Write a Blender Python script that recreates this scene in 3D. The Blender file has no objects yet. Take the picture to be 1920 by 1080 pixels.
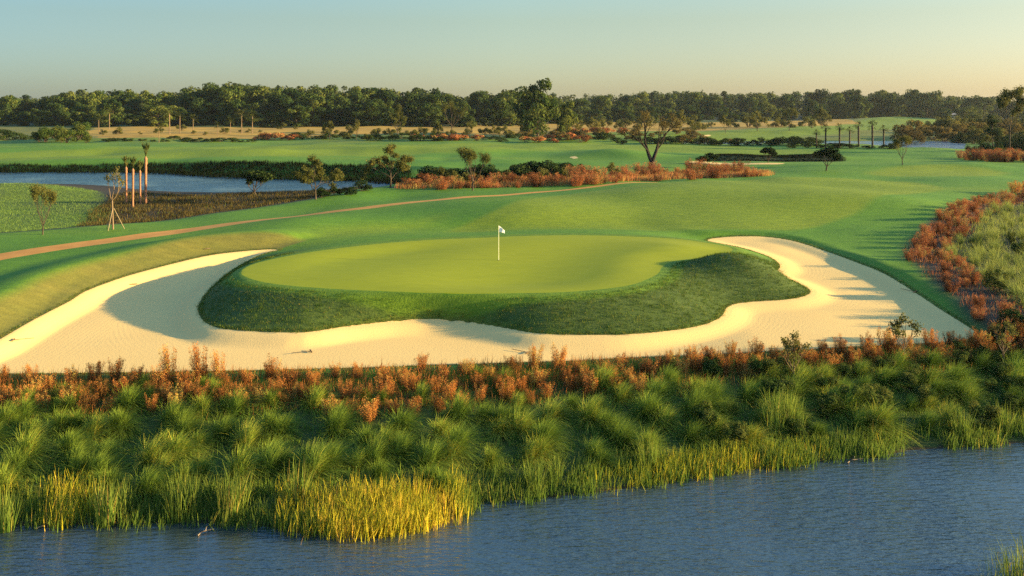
import bpy, math, random
import numpy as np

random.seed(7)
RNG = np.random.default_rng(11)
sc = bpy.context.scene
COL = sc.collection

# ---------------------------------------------------------------- camera model
F, CX, YH, ZC = 1600.0, 960.0, 200.0, 10.5       # focal length in photo pixels, centre, horizon row, eye height
HAZE = 0.000045
SUN_EL = math.radians(10.0)
SUN_AZ = math.radians(-3.0)                       # direction to the sun measured from +X towards +Y


def P(px, py, z=0.0):
    Y = F * (ZC - z) / (py - YH)
    return ((px - CX) / F * Y, Y)


def poly(pts, z=0.0, n=4, closed=True):
    """photo outline -> world outline at height z (number or function of Y), smoothed with Catmull-Rom."""
    q = np.array(pts, float)
    m = len(q)
    out = []
    for i in range(m if closed else m - 1):
        if closed:
            p0, p1, p2, p3 = q[(i - 1) % m], q[i], q[(i + 1) % m], q[(i + 2) % m]
        else:
            p0, p1, p2, p3 = q[max(i - 1, 0)], q[i], q[i + 1], q[min(i + 2, m - 1)]
        for k in range(n):
            t = k / n
            out.append(0.5 * ((2 * p1) + (-p0 + p2) * t + (2 * p0 - 5 * p1 + 4 * p2 - p3) * t * t + (-p0 + 3 * p1 - 3 * p2 + p3) * t ** 3))
    if not closed:
        out.append(q[-1])
    res = []
    for px, py in out:
        zz = 0.0 if callable(z) else z
        for _ in range(6):
            X, Y = P(px, py, zz)
            if not callable(z):
                break
            zz = z(Y)
        res.append((X, Y))
    return np.array(res)


def smooth(a, b, x):
    t = np.clip((x - a) / (b - a), 0, 1)
    return t * t * (3 - 2 * t)


def seg_dist(pl, X, Y, closed):
    d = np.full(X.shape, 1e9)
    m = len(pl)
    for i in range(m if closed else m - 1):
        ax, ay = pl[i]
        bx, by = pl[(i + 1) % m]
        ex, ey = bx - ax, by - ay
        l2 = ex * ex + ey * ey + 1e-12
        t = np.clip(((X - ax) * ex + (Y - ay) * ey) / l2, 0, 1)
        dx = X - ax - t * ex
        dy = Y - ay - t * ey
        np.minimum(d, dx * dx + dy * dy, out=d)
    return np.sqrt(d)


def inside(pl, X, Y):
    c = np.zeros(X.shape, bool)
    m = len(pl)
    for i in range(m):
        ax, ay = pl[i]
        bx, by = pl[(i + 1) % m]
        if ay == by:
            continue
        k = ((ay > Y) != (by > Y)) & (X < (bx - ax) * (Y - ay) / (by - ay) + ax)
        c ^= k
    return c


def sdf(pl, X, Y, margin=16.0):
    """signed distance, positive inside; exact only within margin of the outline's box, -margin elsewhere."""
    X = np.asarray(X, float)
    Y = np.asarray(Y, float)
    out = np.full(X.shape, -margin)
    lo = pl.min(0) - margin
    hi = pl.max(0) + margin
    k = (X > lo[0]) & (X < hi[0]) & (Y > lo[1]) & (Y < hi[1])
    if k.any():
        x, y = X[k], Y[k]
        d = seg_dist(pl, x, y, True)
        out[k] = np.where(inside(pl, x, y), d, -d)
    return out


def vnoise(x, y, seed=0):
    xi = np.floor(x).astype(np.int64)
    yi = np.floor(y).astype(np.int64)
    fx, fy = x - xi, y - yi
    fx = fx * fx * (3 - 2 * fx)
    fy = fy * fy * (3 - 2 * fy)

    def hsh(a, b):
        n = (a * 374761393 + b * 668265263 + seed * 974634777) & 0xFFFFFFFF
        n = ((n ^ (n >> 13)) * 1274126177) & 0xFFFFFFFF
        return ((n ^ (n >> 16)) & 0xFFFF) / 65535.0
    return (hsh(xi, yi) * (1 - fx) + hsh(xi + 1, yi) * fx) * (1 - fy) + (hsh(xi, yi + 1) * (1 - fx) + hsh(xi + 1, yi + 1) * fx) * fy


# ---------------------------------------------------------------- outlines read from the photo
ZG = 0.82                                          # height of the putting green
LAKE = -2.2
POND = -1.2
FARPOND = -0.7


def bp(Y):                                         # level of the turf round the bunker
    return -0.42 + 0.5 * smooth(41, 58, Y)


OUT_FAR_L = [(-260, 716), (-150, 692), (-40, 655), (0, 636), (60, 601), (130, 565), (160, 546), (230, 520), (300, 501), (380, 485), (450, 477), (505, 473), (522, 474)]
INNER = [(500, 478), (475, 486), (445, 501), (415, 523), (390, 546), (376, 565), (371, 580), (377, 597), (395, 611), (430, 619), (500, 623), (570, 624),
         (640, 614), (700, 607), (745, 603), (800, 601), (850, 603), (900, 608), (960, 618), (1010, 626), (1080, 628), (1160, 628), (1230, 623), (1290, 615),
         (1330, 605), (1354, 592), (1362, 578), (1378, 570), (1420, 565), (1470, 562), (1505, 556), (1520, 548), (1513, 539), (1490, 527), (1462, 517),
         (1450, 512), (1455, 506), (1463, 498), (1452, 485), (1420, 472), (1385, 461), (1345, 452), (1326, 447)]
OUT_R = [(1345, 444), (1400, 443), (1450, 445), (1500, 453), (1560, 471), (1610, 493), (1660, 515), (1710, 545), (1760, 578), (1800, 603), (1824, 619), (1830, 627), (1815, 635), (1780, 641)]
FRONT = [(1700, 645), (1600, 650), (1500, 656), (1400, 661), (1300, 667), (1150, 672), (1050, 677), (900, 682), (800, 685), (700, 689), (550, 692), (400, 695), (200, 698), (0, 700), (-120, 703), (-230, 716)]
BUNKER = poly(OUT_FAR_L + INNER + OUT_R + FRONT, bp, 3)
ISLAND = poly(INNER + [(1200, 436), (1000, 432), (750, 444), (600, 458)], bp, 2)
GREEN = poly([(452, 511), (470, 497), (520, 484), (600, 470), (700, 458), (800, 450), (900, 446), (1000, 442), (1100, 441), (1200, 444), (1270, 448), (1325, 455), (1362, 462),
              (1374, 468), (1360, 476), (1310, 484), (1262, 490), (1242, 500), (1235, 512), (1215, 523), (1180, 535), (1120, 543), (1050, 548), (950, 550), (850, 550), (750, 547),
              (650, 543), (560, 537), (500, 530), (466, 521)], ZG, 3)
PATH_LINE = poly([(-160, 521), (-60, 501), (0, 489), (150, 466), (300, 445), (450, 425), (600, 407), (700, 397), (800, 385), (900, 374), (1000, 364), (1080, 357), (1150, 351),
                  (1230, 346)], 0.0, 3, False)
BOG = poly([(-140, 452), (0, 450), (100, 443), (200, 432), (300, 420), (400, 405), (500, 391), (600, 379), (650, 367), (700, 358), (770, 352), (750, 344), (600, 338), (300, 330), (0, 330), (-140, 330)], -0.4, 2)
PONDP = poly([(-200, 346), (0, 345), (100, 345), (190, 348), (280, 358), (400, 361), (480, 360), (560, 358), (640, 355), (700, 352), (745, 345), (700, 339), (600, 337), (500, 334), (380, 329), (300, 323), (200, 322), (0, 322), (-200, 322)], POND, 2)
FPOND = poly([(1300, 271), (1480, 273), (1660, 276), (1720, 281), (1800, 281), (1812, 274), (1800, 265), (1700, 264), (1600, 265), (1480, 265), (1300, 265)], FARPOND, 2)
GOLDF = poly([(165, 262), (185, 241), (400, 236), (700, 233), (1000, 230), (1300, 230), (1560, 227), (1600, 233), (1450, 240), (1300, 246), (1130, 249), (1000, 252), (850, 251), (620, 256), (480, 263)], 0, 2)
FAIR1 = poly([(840, 441), (900, 424), (960, 408), (1080, 374), (1250, 351), (1400, 343), (1560, 340), (1700, 347), (1766, 360), (1740, 378), (1640, 405), (1560, 425), (1480, 438), (1320, 439), (1150, 437), (1000, 438)], 0, 2)
FAIR2 = poly([(-200, 292), (0, 290), (300, 280), (700, 274), (1000, 271), (1250, 268), (1440, 278), (1560, 284), (1500, 290), (1230, 286), (1000, 284), (760, 292), (600, 296), (380, 301), (0, 302), (-200, 302)], 0, 2)
FAIR3 = poly([(520, 510), (600, 440), (760, 428), (830, 420), (760, 445), (640, 462)], 0, 2)
FAIR4 = poly([(1340, 247), (1500, 237), (1740, 222), (1765, 236), (1640, 246), (1560, 254), (1450, 262), (1350, 262), (1100, 262), (1080, 250)], 0, 2)
GREEN2 = poly([(1630, 321), (1690, 313), (1790, 312), (1890, 319), (1830, 327), (1720, 328), (1650, 326)], 0.6, 2)
GOLDBANK = poly([(-200, 690), (-60, 622), (0, 592), (80, 560), (150, 535), (250, 503), (340, 486), (450, 475), (380, 486), (300, 502), (230, 521), (160, 547), (60, 602), (0, 637), (-60, 668), (-200, 730)], 0, 2)
BED = poly([(1690, 470), (1730, 440), (1790, 405), (1850, 388), (1960, 376), (2200, 380), (2200, 660), (1960, 640), (1850, 606), (1790, 560), (1715, 512)], 0.0, 2)
# lake shore and the top of the planted bank as functions of X
_sh = np.array([P(px, py, LAKE) for px, py in [(-700, 990), (-200, 992), (0, 986), (200, 984), (350, 980), (480, 984), (560, 1000), (640, 1004), (760, 996), (850, 976), (880, 956), (900, 942), (1000, 936), (1150, 919),
                                               (1280, 899), (1400, 881), (1500, 873), (1540, 863), (1640, 858), (1700, 845), (1800, 838), (1920, 830), (2100, 818), (2600, 800)]])
_tp = np.array([P(px, py, -0.42) for px, py in [(-700, 712), (-200, 708), (0, 706), (400, 701), (700, 695), (1000, 684), (1300, 672), (1500, 661), (1700, 651), (1850, 640), (1960, 646), (2200, 655), (2700, 660)]])


def y_shore(X):
    return np.interp(X, _sh[:, 0], _sh[:, 1])


def y_top(X):
    return np.interp(X, _tp[:, 0], _tp[:, 1])


MOUNDS = []                                        # x, y, radius x, radius towards camera, radius away, height


def M(px, py, rx, rf, rb, h):
    x, y = P(px, py, 0)
    MOUNDS.append((x, y, rx, rf, rb, h))


M(1090, 405, 15, 9, 16, 1.3)
M(965, 424, 7, 4, 9, 0.6)
M(1250, 385, 9, 6, 10, 0.6)
M(1560, 400, 9, 6, 9, 0.6)
M(560, 440, 9, 5, 8, 0.45)
M(820, 398, 10, 8, 10, 0.5)
M(640, 425, 8, 5, 8, 0.45)
M(1420, 372, 18, 14, 18, 0.6)
M(1660, 395, 12, 8, 14, 0.7)
M(1770, 318, 17, 5, 14, 0.9)
M(1165, 294, 9, 9, 16, 1.7)
M(1450, 301.5, 15, 2.4, 12, 0.75)
M(1365, 301, 7, 2.2, 10, 0.55)
M(1540, 300, 6, 2.4, 10, 0.4)
M(700, 283, 12, 8, 10, 0.9)
M(480, 290, 16, 8, 12, 0.7)
M(180, 283, 20, 8, 12, 0.9)
M(880, 285, 10, 8, 10, 0.9)
M(300, 470, 9, 4, 7, 0.35)
M(1560, 250, 30, 14, 30, 1.6)
M(1680, 228, 40, 20, 40, 3.0)
M(200, 268, 25, 6, 14, 0.9)
M(1010, 266, 25, 6, 14, 0.7)


def height(X, Y, full=False):
    X = np.asarray(X, float)
    Y = np.asarray(Y, float)
    z = bp(Y)
    far = smooth(50, 75, Y)
    z = z + (vnoise(X / 13 + 3.1, Y / 17) - 0.5) * 0.50 * smooth(48, 62, Y) + (vnoise(X / 6.5 + 1.1, Y / 9.0, 14) - 0.5) * 0.30 * smooth(46, 60, Y) + (vnoise(X / 31 + 3.1, Y / 47, 4) - 0.5) * 0.8 * far + (vnoise(X / 3.1, Y / 3.7, 9) - 0.5) * 0.035
    for (mx, my, rx, rf, rb, h) in MOUNDS:
        ry = np.where(Y < my, rf, rb)
        z = z + h * np.exp(-((X - mx) / rx) ** 2 - ((Y - my) / ry) ** 2)
    dG = sdf(GREEN, X, Y)
    dB = sdf(BUNKER, X, Y)
    dI = sdf(ISLAND, X, Y)
    # banks outside the bunker
    o = np.clip(-dB, 0, None)
    outer = smooth(0.0, 2.0, -dI) * (dB < 0)
    wl = smooth(-13, -19, X) * smooth(33.5, 37, Y)
    z = z + outer * wl * 0.85 * smooth(0, 3.2, o) * (1 - 0.75 * smooth(3.0, 8, o))
    wr = smooth(10, 15, X) * smooth(38.5, 41, Y)
    z = z + outer * wr * (0.38 - 0.14 * smooth(43, 50, Y)) * smooth(0, 1.2, o) * (1 - 0.7 * smooth(3.0, 14, o))
    # the raised green
    g = np.clip(-dG, 0, None)
    W = np.minimum(g + o, 10.0)
    t = np.clip(g / np.maximum(W, 1e-3), 0, 1)
    f = 0.5 * t ** 2 + 0.5 * smooth(0, 1, t)
    w_is = np.where(dG >= 0, 1.0, 1 - f)
    zg = ZG + (0.17 * np.sin(X * 0.19 + 0.6 + 0.09 * Y) + 0.10 * np.sin(X * 0.41 - 0.17 * Y)) * smooth(0, 4, dG)
    m = smooth(-15.9, -12, dG)
    z = z * (1 - w_is * m) + zg * w_is * m
    # shoulder on the right of the green
    bx, by = P(1392, 492, 1.0)
    z = z + 1.0 * np.exp(-((X - bx) / 3.0) ** 2 - ((Y - by) / 2.6) ** 2) * smooth(0.1, 2.0, g) * smooth(0, 1.5, o)
    # sand
    z = z - (0.40 - 0.20 * smooth(6, 12, X)) * smooth(0.0, 1.6, dB) * (dB > 0)
    # bank down to the lake
    ys, yt = y_shore(X), y_top(X)
    v = (yt - Y) / (yt - ys)
    bank = -0.42 - (LAKE * -1 - 0.42) * np.clip(v, 0, 1) ** 0.9 - np.clip(v - 1, 0, 3) * 1.6
    k = smooth(0.0, 0.12, v)
    z = np.where(v > 0, z * (1 - k) + bank * k, z)
    # marsh and ponds
    db = sdf(BOG, X, Y)
    z = z - 0.6 * smooth(-2.0, 6.0, db)
    dp = sdf(PONDP, X, Y)
    wpd = smooth(-11, -0.3, dp)
    z = z * (1 - wpd) + (POND + 0.04 - 0.5 * smooth(-0.3, 4, dp)) * wpd
    df = sdf(FPOND, X, Y)
    wf = smooth(-9, -0.3, df)
    z = z * (1 - wf) + (FARPOND + 0.04 - 0.5 * smooth(-0.3, 4, df)) * wf
    if full:
        return z, dict(green=dG, bunker=dB, island=dI, bog=db, bank=v, pond=dp)
    return z


def ground_poly(pts):
    out = []
    for px, py in pts:
        zz = 0.0
        for _ in range(6):
            x, y = P(px, py, zz)
            zz = float(height(np.array([x]), np.array([y]))[0])
        out.append((x, y))
    return np.array(out)


FARSAND = [ground_poly([(1064, 291.5), (1078, 290), (1084, 290.8), (1074, 292.3)]),
           ground_poly([(1282, 304), (1312, 301), (1330, 304), (1400, 306), (1470, 306), (1465, 308), (1380, 309), (1310, 307)]),
           ground_poly([(-40, 253), (0, 250), (28, 249), (24, 253), (0, 256), (-40, 257)]),
           ground_poly([(1316, 254), (1330, 252), (1334, 254), (1324, 256)])]



def H1(x, y):
    return float(height(np.array([x]), np.array([y]))[0])


# ---------------------------------------------------------------- mesh helpers
def mesh(name, V, Q, attrs=None, smooth_shade=True, mats=()):
    me = bpy.data.meshes.new(name)
    V = np.ascontiguousarray(V, np.float32)
    Q = np.ascontiguousarray(Q, np.int32)
    n, k = Q.shape
    me.vertices.add(len(V))
    me.vertices.foreach_set('co', V.ravel())
    me.loops.add(n * k)
    me.loops.foreach_set('vertex_index', Q.ravel())
    me.polygons.add(n)
    me.polygons.foreach_set('loop_start', np.arange(0, n * k, k, dtype=np.int32))
    me.polygons.foreach_set('loop_total', np.full(n, k, np.int32))
    me.polygons.foreach_set('use_smooth', np.full(n, smooth_shade))
    for nm, a in (attrs or {}).items():
        a = np.ascontiguousarray(a, np.float32)
        if a.ndim == 1:
            at = me.attributes.new(nm, 'FLOAT', 'POINT')
            at.data.foreach_set('value', a)
        else:
            at = me.attributes.new(nm, 'FLOAT_VECTOR', 'POINT')
            at.data.foreach_set('vector', a.ravel())
    me.update()
    me.validate()
    for m in mats:
        me.materials.append(m)
    return me


def obj(name, me, parent=None, label=None, cat=None, group=None, kind=None, loc=None):
    o = bpy.data.objects.new(name, me)
    COL.objects.link(o)
    if parent is not None:
        o.parent = parent
    if loc is not None:
        o.location = loc
    for k, val in (('label', label), ('category', cat), ('group', group), ('kind', kind)):
        if val:
            o[k] = val
    return o


def dup(src, loc, rz=0.0, s=(1, 1, 1), label=None, group=None):
    """copy of a thing with copies of its parts; meshes are shared."""
    r = src.copy()
    COL.objects.link(r)
    r.location = loc
    r.rotation_euler = (0, 0, rz)
    r.scale = s
    if label:
        r['label'] = label
    if group:
        r['group'] = group
    for ch in src.children:
        c = ch.copy()
        COL.objects.link(c)
        c.parent = r
        for g in ch.children:
            d = g.copy()
            COL.objects.link(d)
            d.parent = c
    return r


class Proto:
    """a kind of thing: a list of prototype builders; the first use of each places the prototype itself, later uses copy it."""

    def __init__(self, builders):
        self.b = builders
        self.o = [None] * len(builders)
        self.used = [False] * len(builders)

    def place(self, i, loc, rz, s, label, group):
        i %= len(self.b)
        if self.o[i] is None:
            self.o[i] = self.b[i]()
        src = self.o[i]
        if not self.used[i]:
            self.used[i] = True
            src.location = loc
            src.rotation_euler = (0, 0, rz)
            src.scale = s
            src['label'] = label
            if group:
                src['group'] = group
            return src
        r = dup(src, loc, rz, s, label, group)
        if not group and 'group' in r:
            del r['group']
        return r


class Geo:
    def __init__(self):
        self.V, self.Q, self.R, self.T, self.n = [], [], [], [], 0

    def add(self, V, Q, R, T=None):
        V = np.asarray(V, float).reshape(-1, 3)
        self.V.append(V)
        self.Q.append(np.asarray(Q) + self.n)
        self.R.append(np.broadcast_to(np.asarray(R, float), (len(V),)))
        self.T.append(np.broadcast_to(np.asarray(0.5 if T is None else T, float), (len(V),)))
        self.n += len(V)
        return self

    def build(self, name, mat, smooth_shade=True):
        return mesh(name, np.concatenate(self.V), np.concatenate(self.Q), {'rnd': np.concatenate(self.R), 'along': np.concatenate(self.T)}, smooth_shade, (mat,))

    def tube(self, path, radii, sides=6, rnd=0.5):
        path = np.asarray(path, float)
        n = len(path)
        tan = np.gradient(path, axis=0)
        tan /= np.linalg.norm(tan, axis=1)[:, None] + 1e-9
        ref = np.array([1.0, 0.13, 0.07])
        a = np.cross(tan, ref)
        a /= np.linalg.norm(a, axis=1)[:, None] + 1e-9
        b = np.cross(tan, a)
        ang = np.arange(sides) * 2 * math.pi / sides
        V = path[:, None, :] + np.asarray(radii)[:, None, None] * (np.cos(ang)[None, :, None] * a[:, None, :] + np.sin(ang)[None, :, None] * b[:, None, :])
        i = np.arange(n - 1)[:, None] * sides
        j = np.arange(sides)[None, :]
        Q = np.stack([i + j, i + (j + 1) % sides, i + sides + (j + 1) % sides, i + sides + j], -1).reshape(-1, 4)
        V = V.reshape(-1, 3)
        # close the two ends with small fans of quads
        m = len(V)
        V = np.concatenate([V, path[:1], path[-1:]])
        cap = [[(k + 1) % sides, k, m, m] for k in range(0)]
        self.add(V, Q, rnd)
        return self

    def ribbons(self, base, d, L, droop, w, segs, rnd, sweep=None, side=None):
        base = np.asarray(base, float)
        d = np.asarray(d, float)
        n = len(base)
        t = np.linspace(0, 1, segs + 1)
        p = base[:, None, :] + d[:, None, :] * L[:, None, None] * t[None, :, None]
        p[:, :, 2] -= (droop * L)[:, None] * t[None, :] ** 2
        if sweep is not None:
            p += np.asarray(sweep)[:, None, :] * (L[:, None] * t[None, :] ** 2)[:, :, None]
        if side is None:
            side = np.cross(d, [0, 0, 1.0])
            side[:, 2] = 0
            bad = np.linalg.norm(side, axis=1) < 1e-3
            side[bad] = [1, 0, 0]
            side /= np.linalg.norm(side, axis=1)[:, None]
        ww = w[:, None] * (1 - 0.88 * t ** 1.6)[None, :] * 0.5
        V = np.stack([p - side[:, None, :] * ww[:, :, None], p + side[:, None, :] * ww[:, :, None]], 2)
        i = (np.arange(n) * (segs + 1) * 2)[:, None] + (np.arange(segs) * 2)[None, :]
        Q = np.stack([i, i + 1, i + 3, i + 2], -1).reshape(-1, 4)
        T = np.broadcast_to(t[None, :, None], (n, segs + 1, 2)).ravel()
        R = np.broadcast_to(np.asarray(rnd)[:, None, None], (n, segs + 1, 2)).ravel()
        self.add(V.reshape(-1, 3), Q, R, T)
        return self

    def leaves(self, c, nrm, size, rnd, rng, aspect=0.6):
        c = np.asarray(c, float)
        n = len(c)
        nrm = nrm / (np.linalg.norm(nrm, axis=1)[:, None] + 1e-9)
        r = rng.normal(size=(n, 3))
        u = np.cross(nrm, r)
        u /= np.linalg.norm(u, axis=1)[:, None] + 1e-9
        v = np.cross(nrm, u)
        s = size[:, None]
        V = np.stack([c - u * s, c + v * s * aspect + nrm * s * 0.15, c + u * s, c - v * s * aspect + nrm * s * 0.15], 1)
        Q = (np.arange(n) * 4)[:, None] + np.arange(4)[None, :]
        self.add(V.reshape(-1, 3), Q, np.repeat(rnd, 4))
        return self


def sph(rng, n):
    v = rng.normal(size=(n, 3))
    return v / np.linalg.norm(v, axis=1)[:, None]


# ---------------------------------------------------------------- materials
def new_mat(name):
    m = bpy.data.materials.new(name)
    m.use_nodes = True
    m.node_tree.nodes.clear()
    return m, m.node_tree.nodes, m.node_tree.links


def ramp(N, stops):
    r = N.new('ShaderNodeValToRGB')
    e = r.color_ramp.elements
    while len(e) < len(stops):
        e.new(0.5)
    for k, (p, c) in enumerate(stops):
        e[k].position = p
        e[k].color = (*c, 1)
    return r


def mixc(N, L, fac, a, b, mode='MIX'):
    m = N.new('ShaderNodeMix')
    m.data_type = 'RGBA'
    m.blend_type = mode
    for sock, v in ((m.inputs[0], fac), (m.inputs[6], a), (m.inputs[7], b)):
        if isinstance(v, (int, float)):
            sock.default_value = v
        elif isinstance(v, tuple):
            sock.default_value = (*v, 1)
        else:
            L.new(v, sock)
    return m.outputs[2]


def math_(N, L, op, a, b=0.0, clamp=False):
    m = N.new('ShaderNodeMath')
    m.operation = op
    m.use_clamp = clamp
    for s, v in ((m.inputs[0], a), (m.inputs[1], b)):
        if isinstance(v, (int, float)):
            s.default_value = v
        else:
            L.new(v, s)
    return m.outputs[0]


def noise(N, L, vec, scale, detail=3, rough=0.55, lac=2.0):
    n = N.new('ShaderNodeTexNoise')
    n.inputs['Scale'].default_value = scale
    n.inputs['Detail'].default_value = detail
    n.inputs['Roughness'].default_value = rough
    if vec is not None:
        L.new(vec, n.inputs['Vector'])
    return n


def attr(N, name):
    a = N.new('ShaderNodeAttribute')
    a.attribute_name = name
    return a


def leaf_mat(name, stops, transl=0.35, along=None, objvar=0.3, spec=0.0, rough=0.6):
    """foliage: colour by each leaf's own random number, shifted a little from plant to plant; some light passes through."""
    m, N, L = new_mat(name)
    r = attr(N, 'rnd')
    oi = N.new('ShaderNodeObjectInfo')
    k = math_(N, L, 'MULTIPLY_ADD', math_(N, L, 'SUBTRACT', oi.outputs['Random'], 0.5), objvar)
    N[k.node.name].inputs[2].default_value = 0.0
    L.new(r.outputs['Fac'], N[k.node.name].inputs[2])
    rp = ramp(N, stops)
    L.new(k, rp.inputs[0])
    c = rp.outputs[0]
    if along is not None:
        a = attr(N, 'along')
        c = mixc(N, L, math_(N, L, 'MULTIPLY', math_(N, L, 'POWER', a.outputs['Fac'], 1.5), along[1]), c, along[0])
    d = N.new('ShaderNodeBsdfDiffuse')
    t = N.new('ShaderNodeBsdfTranslucent')
    L.new(c, d.inputs[0])
    L.new(c, t.inputs[0])
    mx = N.new('ShaderNodeMixShader')
    mx.inputs[0].default_value = transl
    L.new(d.outputs[0], mx.inputs[1])
    L.new(t.outputs[0], mx.inputs[2])
    out = N.new('ShaderNodeOutputMaterial')
    L.new(mx.outputs[0], out.inputs[0])
    return m


def solid_mat(name, c1, c2, scale=6.0, rough=0.8, bump=0.0, stretch=(1, 1, 1)):
    m, N, L = new_mat(name)
    tc = N.new('ShaderNodeTexCoord')
    mp = N.new('ShaderNodeMapping')
    mp.inputs['Scale'].default_value = stretch
    L.new(tc.outputs['Object'], mp.inputs[0])
    n = noise(N, L, mp.outputs[0], scale, 4, 0.6)
    rp = ramp(N, [(0.3, c1), (0.7, c2)])
    L.new(n.outputs[0], rp.inputs[0])
    b = N.new('ShaderNodeBsdfPrincipled')
    b.inputs['Roughness'].default_value = rough
    b.inputs['Specular IOR Level'].default_value = 0.2
    L.new(rp.outputs[0], b.inputs['Base Color'])
    if bump:
        bm = N.new('ShaderNodeBump')
        bm.inputs['Strength'].default_value = bump
        bm.inputs['Distance'].default_value = 0.05
        L.new(n.outputs[0], bm.inputs['Height'])
        L.new(bm.outputs[0], b.inputs['Normal'])
    out = N.new('ShaderNodeOutputMaterial')
    L.new(b.outputs[0], out.inputs[0])
    return m


def turf_mat(name, kind):
    m, N, L = new_mat(name)
    g = N.new('ShaderNodeNewGeometry')
    pos = g.outputs['Position']
    st = N.new('ShaderNodeMapping')
    st.inputs['Scale'].default_value = (0.35, 1.0, 1.0)
    L.new(pos, st.inputs[0])
    big = noise(N, L, st.outputs[0], 0.055, 4, 0.6)
    mid = noise(N, L, st.outputs[0], 0.6, 4, 0.65)
    fine = noise(N, L, pos, 9.0, 3, 0.7)
    if kind == 'green':
        c = mixc(N, L, big.outputs[0], (0.225, 0.275, 0.005), (0.370, 0.340, 0.006))
        c = mixc(N, L, math_(N, L, 'MULTIPLY', mid.outputs[0], 0.5), c, (0.20, 0.25, 0.008))
        bs, bd = 0.15, 0.01
    else:
        z = attr(N, 'zone')
        sp = N.new('ShaderNodeSeparateXYZ')
        L.new(z.outputs['Vector'], sp.inputs[0])
        z2 = attr(N, 'zone_two')
        sp2 = N.new('ShaderNodeSeparateXYZ')
        L.new(z2.outputs['Vector'], sp2.inputs[0])
        rp = ramp(N, [(0.25, (0.062, 0.170, 0.011)), (0.5, (0.120, 0.235, 0.011)), (0.75, (0.180, 0.245, 0.010))])
        L.new(big.outputs[0], rp.inputs[0])
        c = rp.outputs[0]
        c = mixc(N, L, math_(N, L, 'MULTIPLY', mid.outputs[0], 0.55), c, (0.090, 0.180, 0.010))
        fw = mixc(N, L, mid.outputs[0], (0.180, 0.250, 0.007), (0.235, 0.262, 0.008))
        fw = mixc(N, L, math_(N, L, 'MULTIPLY', big.outputs[0], 0.6), fw, (0.135, 0.210, 0.010))
        c = mixc(N, L, sp.outputs[0], c, fw)
        dry = mixc(N, L, fine.outputs[0], (0.20, 0.135, 0.028), (0.30, 0.20, 0.045))
        dry = mixc(N, L, mid.outputs[0], dry, (0.12, 0.11, 0.024))
        c = mixc(N, L, sp.outputs[1], c, dry)
        soil_and_shade = mixc(N, L, fine.outputs[0], (0.030, 0.022, 0.012), (0.075, 0.055, 0.028))
        c = mixc(N, L, sp.outputs[2], c, soil_and_shade)
        rough = mixc(N, L, fine.outputs[0], (0.040, 0.085, 0.014), (0.110, 0.140, 0.022))
        rough = mixc(N, L, mid.outputs[0], rough, (0.075, 0.100, 0.018))
        c = mixc(N, L, sp2.outputs[0], c, rough)
        fringe = mixc(N, L, mid.outputs[0], (0.110, 0.200, 0.012), (0.160, 0.220, 0.012))
        c = mixc(N, L, sp2.outputs[1], c, fringe)
        edge = mixc(N, L, fine.outputs[0], (0.16, 0.085, 0.022), (0.10, 0.10, 0.022))
        c = mixc(N, L, sp2.outputs[2], c, edge)
        bs, bd = 0.55, 0.05
    grain = noise(N, L, st.outputs[0], 2.4, 5, 0.7)
    gr = ramp(N, [(0.35, (0.72, 0.76, 0.70)), (0.62, (1.10, 1.08, 1.05))])
    L.new(grain.outputs[0], gr.inputs[0])
    c = mixc(N, L, 0.8 if kind != 'green' else 0.35, c, gr.outputs[0], 'MULTIPLY')
    c = mixc(N, L, math_(N, L, 'MULTIPLY', fine.outputs[0], 0.35), c, mixc(N, L, 1.0, c, (0.55, 0.6, 0.5), 'MULTIPLY'))
    b = N.new('ShaderNodeBsdfPrincipled')
    b.inputs['Roughness'].default_value = 0.75
    b.inputs['Specular IOR Level'].default_value = 0.15
    L.new(c, b.inputs['Base Color'])
    bm = N.new('ShaderNodeBump')
    bm.inputs['Strength'].default_value = bs
    bm.inputs['Distance'].default_value = bd
    L.new(math_(N, L, 'ADD', fine.outputs[0], math_(N, L, 'MULTIPLY', grain.outputs[0], 2.0)), bm.inputs['Height'])
    L.new(bm.outputs[0], b.inputs['Normal'])
    out = N.new('ShaderNodeOutputMaterial')
    L.new(b.outputs[0], out.inputs[0])
    return m


def sand_mat():
    m, N, L = new_mat('bunker_sand')
    g = N.new('ShaderNodeNewGeometry')
    pos = g.outputs['Position']
    big = noise(N, L, pos, 0.25, 4, 0.6)
    fine = noise(N, L, pos, 14.0, 3, 0.7)
    c = mixc(N, L, big.outputs[0], (0.74, 0.49, 0.175), (0.84, 0.565, 0.21))
    c = mixc(N, L, math_(N, L, 'MULTIPLY', fine.outputs[0], 0.3), c, (0.64, 0.41, 0.14))
    # rake furrows: bands that follow the bunker's edge
    e = attr(N, 'edge')
    wob = noise(N, L, pos, 0.35, 2, 0.5)
    ph = math_(N, L, 'ADD', math_(N, L, 'MULTIPLY', e.outputs['Fac'], 26.0), math_(N, L, 'MULTIPLY', wob.outputs[0], 9.0))
    fur = math_(N, L, 'SINE', ph)
    hgt = math_(N, L, 'ADD', math_(N, L, 'MULTIPLY', fur, math_(N, L, 'MULTIPLY', big.outputs[0], 0.10)), fine.outputs[0])
    b = N.new('ShaderNodeBsdfPrincipled')
    b.inputs['Roughness'].default_value = 0.95
    b.inputs['Specular IOR Level'].default_value = 0.1
    L.new(c, b.inputs['Base Color'])
    bm = N.new('ShaderNodeBump')
    bm.inputs['Strength'].default_value = 0.35
    bm.inputs['Distance'].default_value = 0.03
    L.new(hgt, bm.inputs['Height'])
    L.new(bm.outputs[0], b.inputs['Normal'])
    out = N.new('ShaderNodeOutputMaterial')
    L.new(b.outputs[0], out.inputs[0])
    return m


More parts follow.
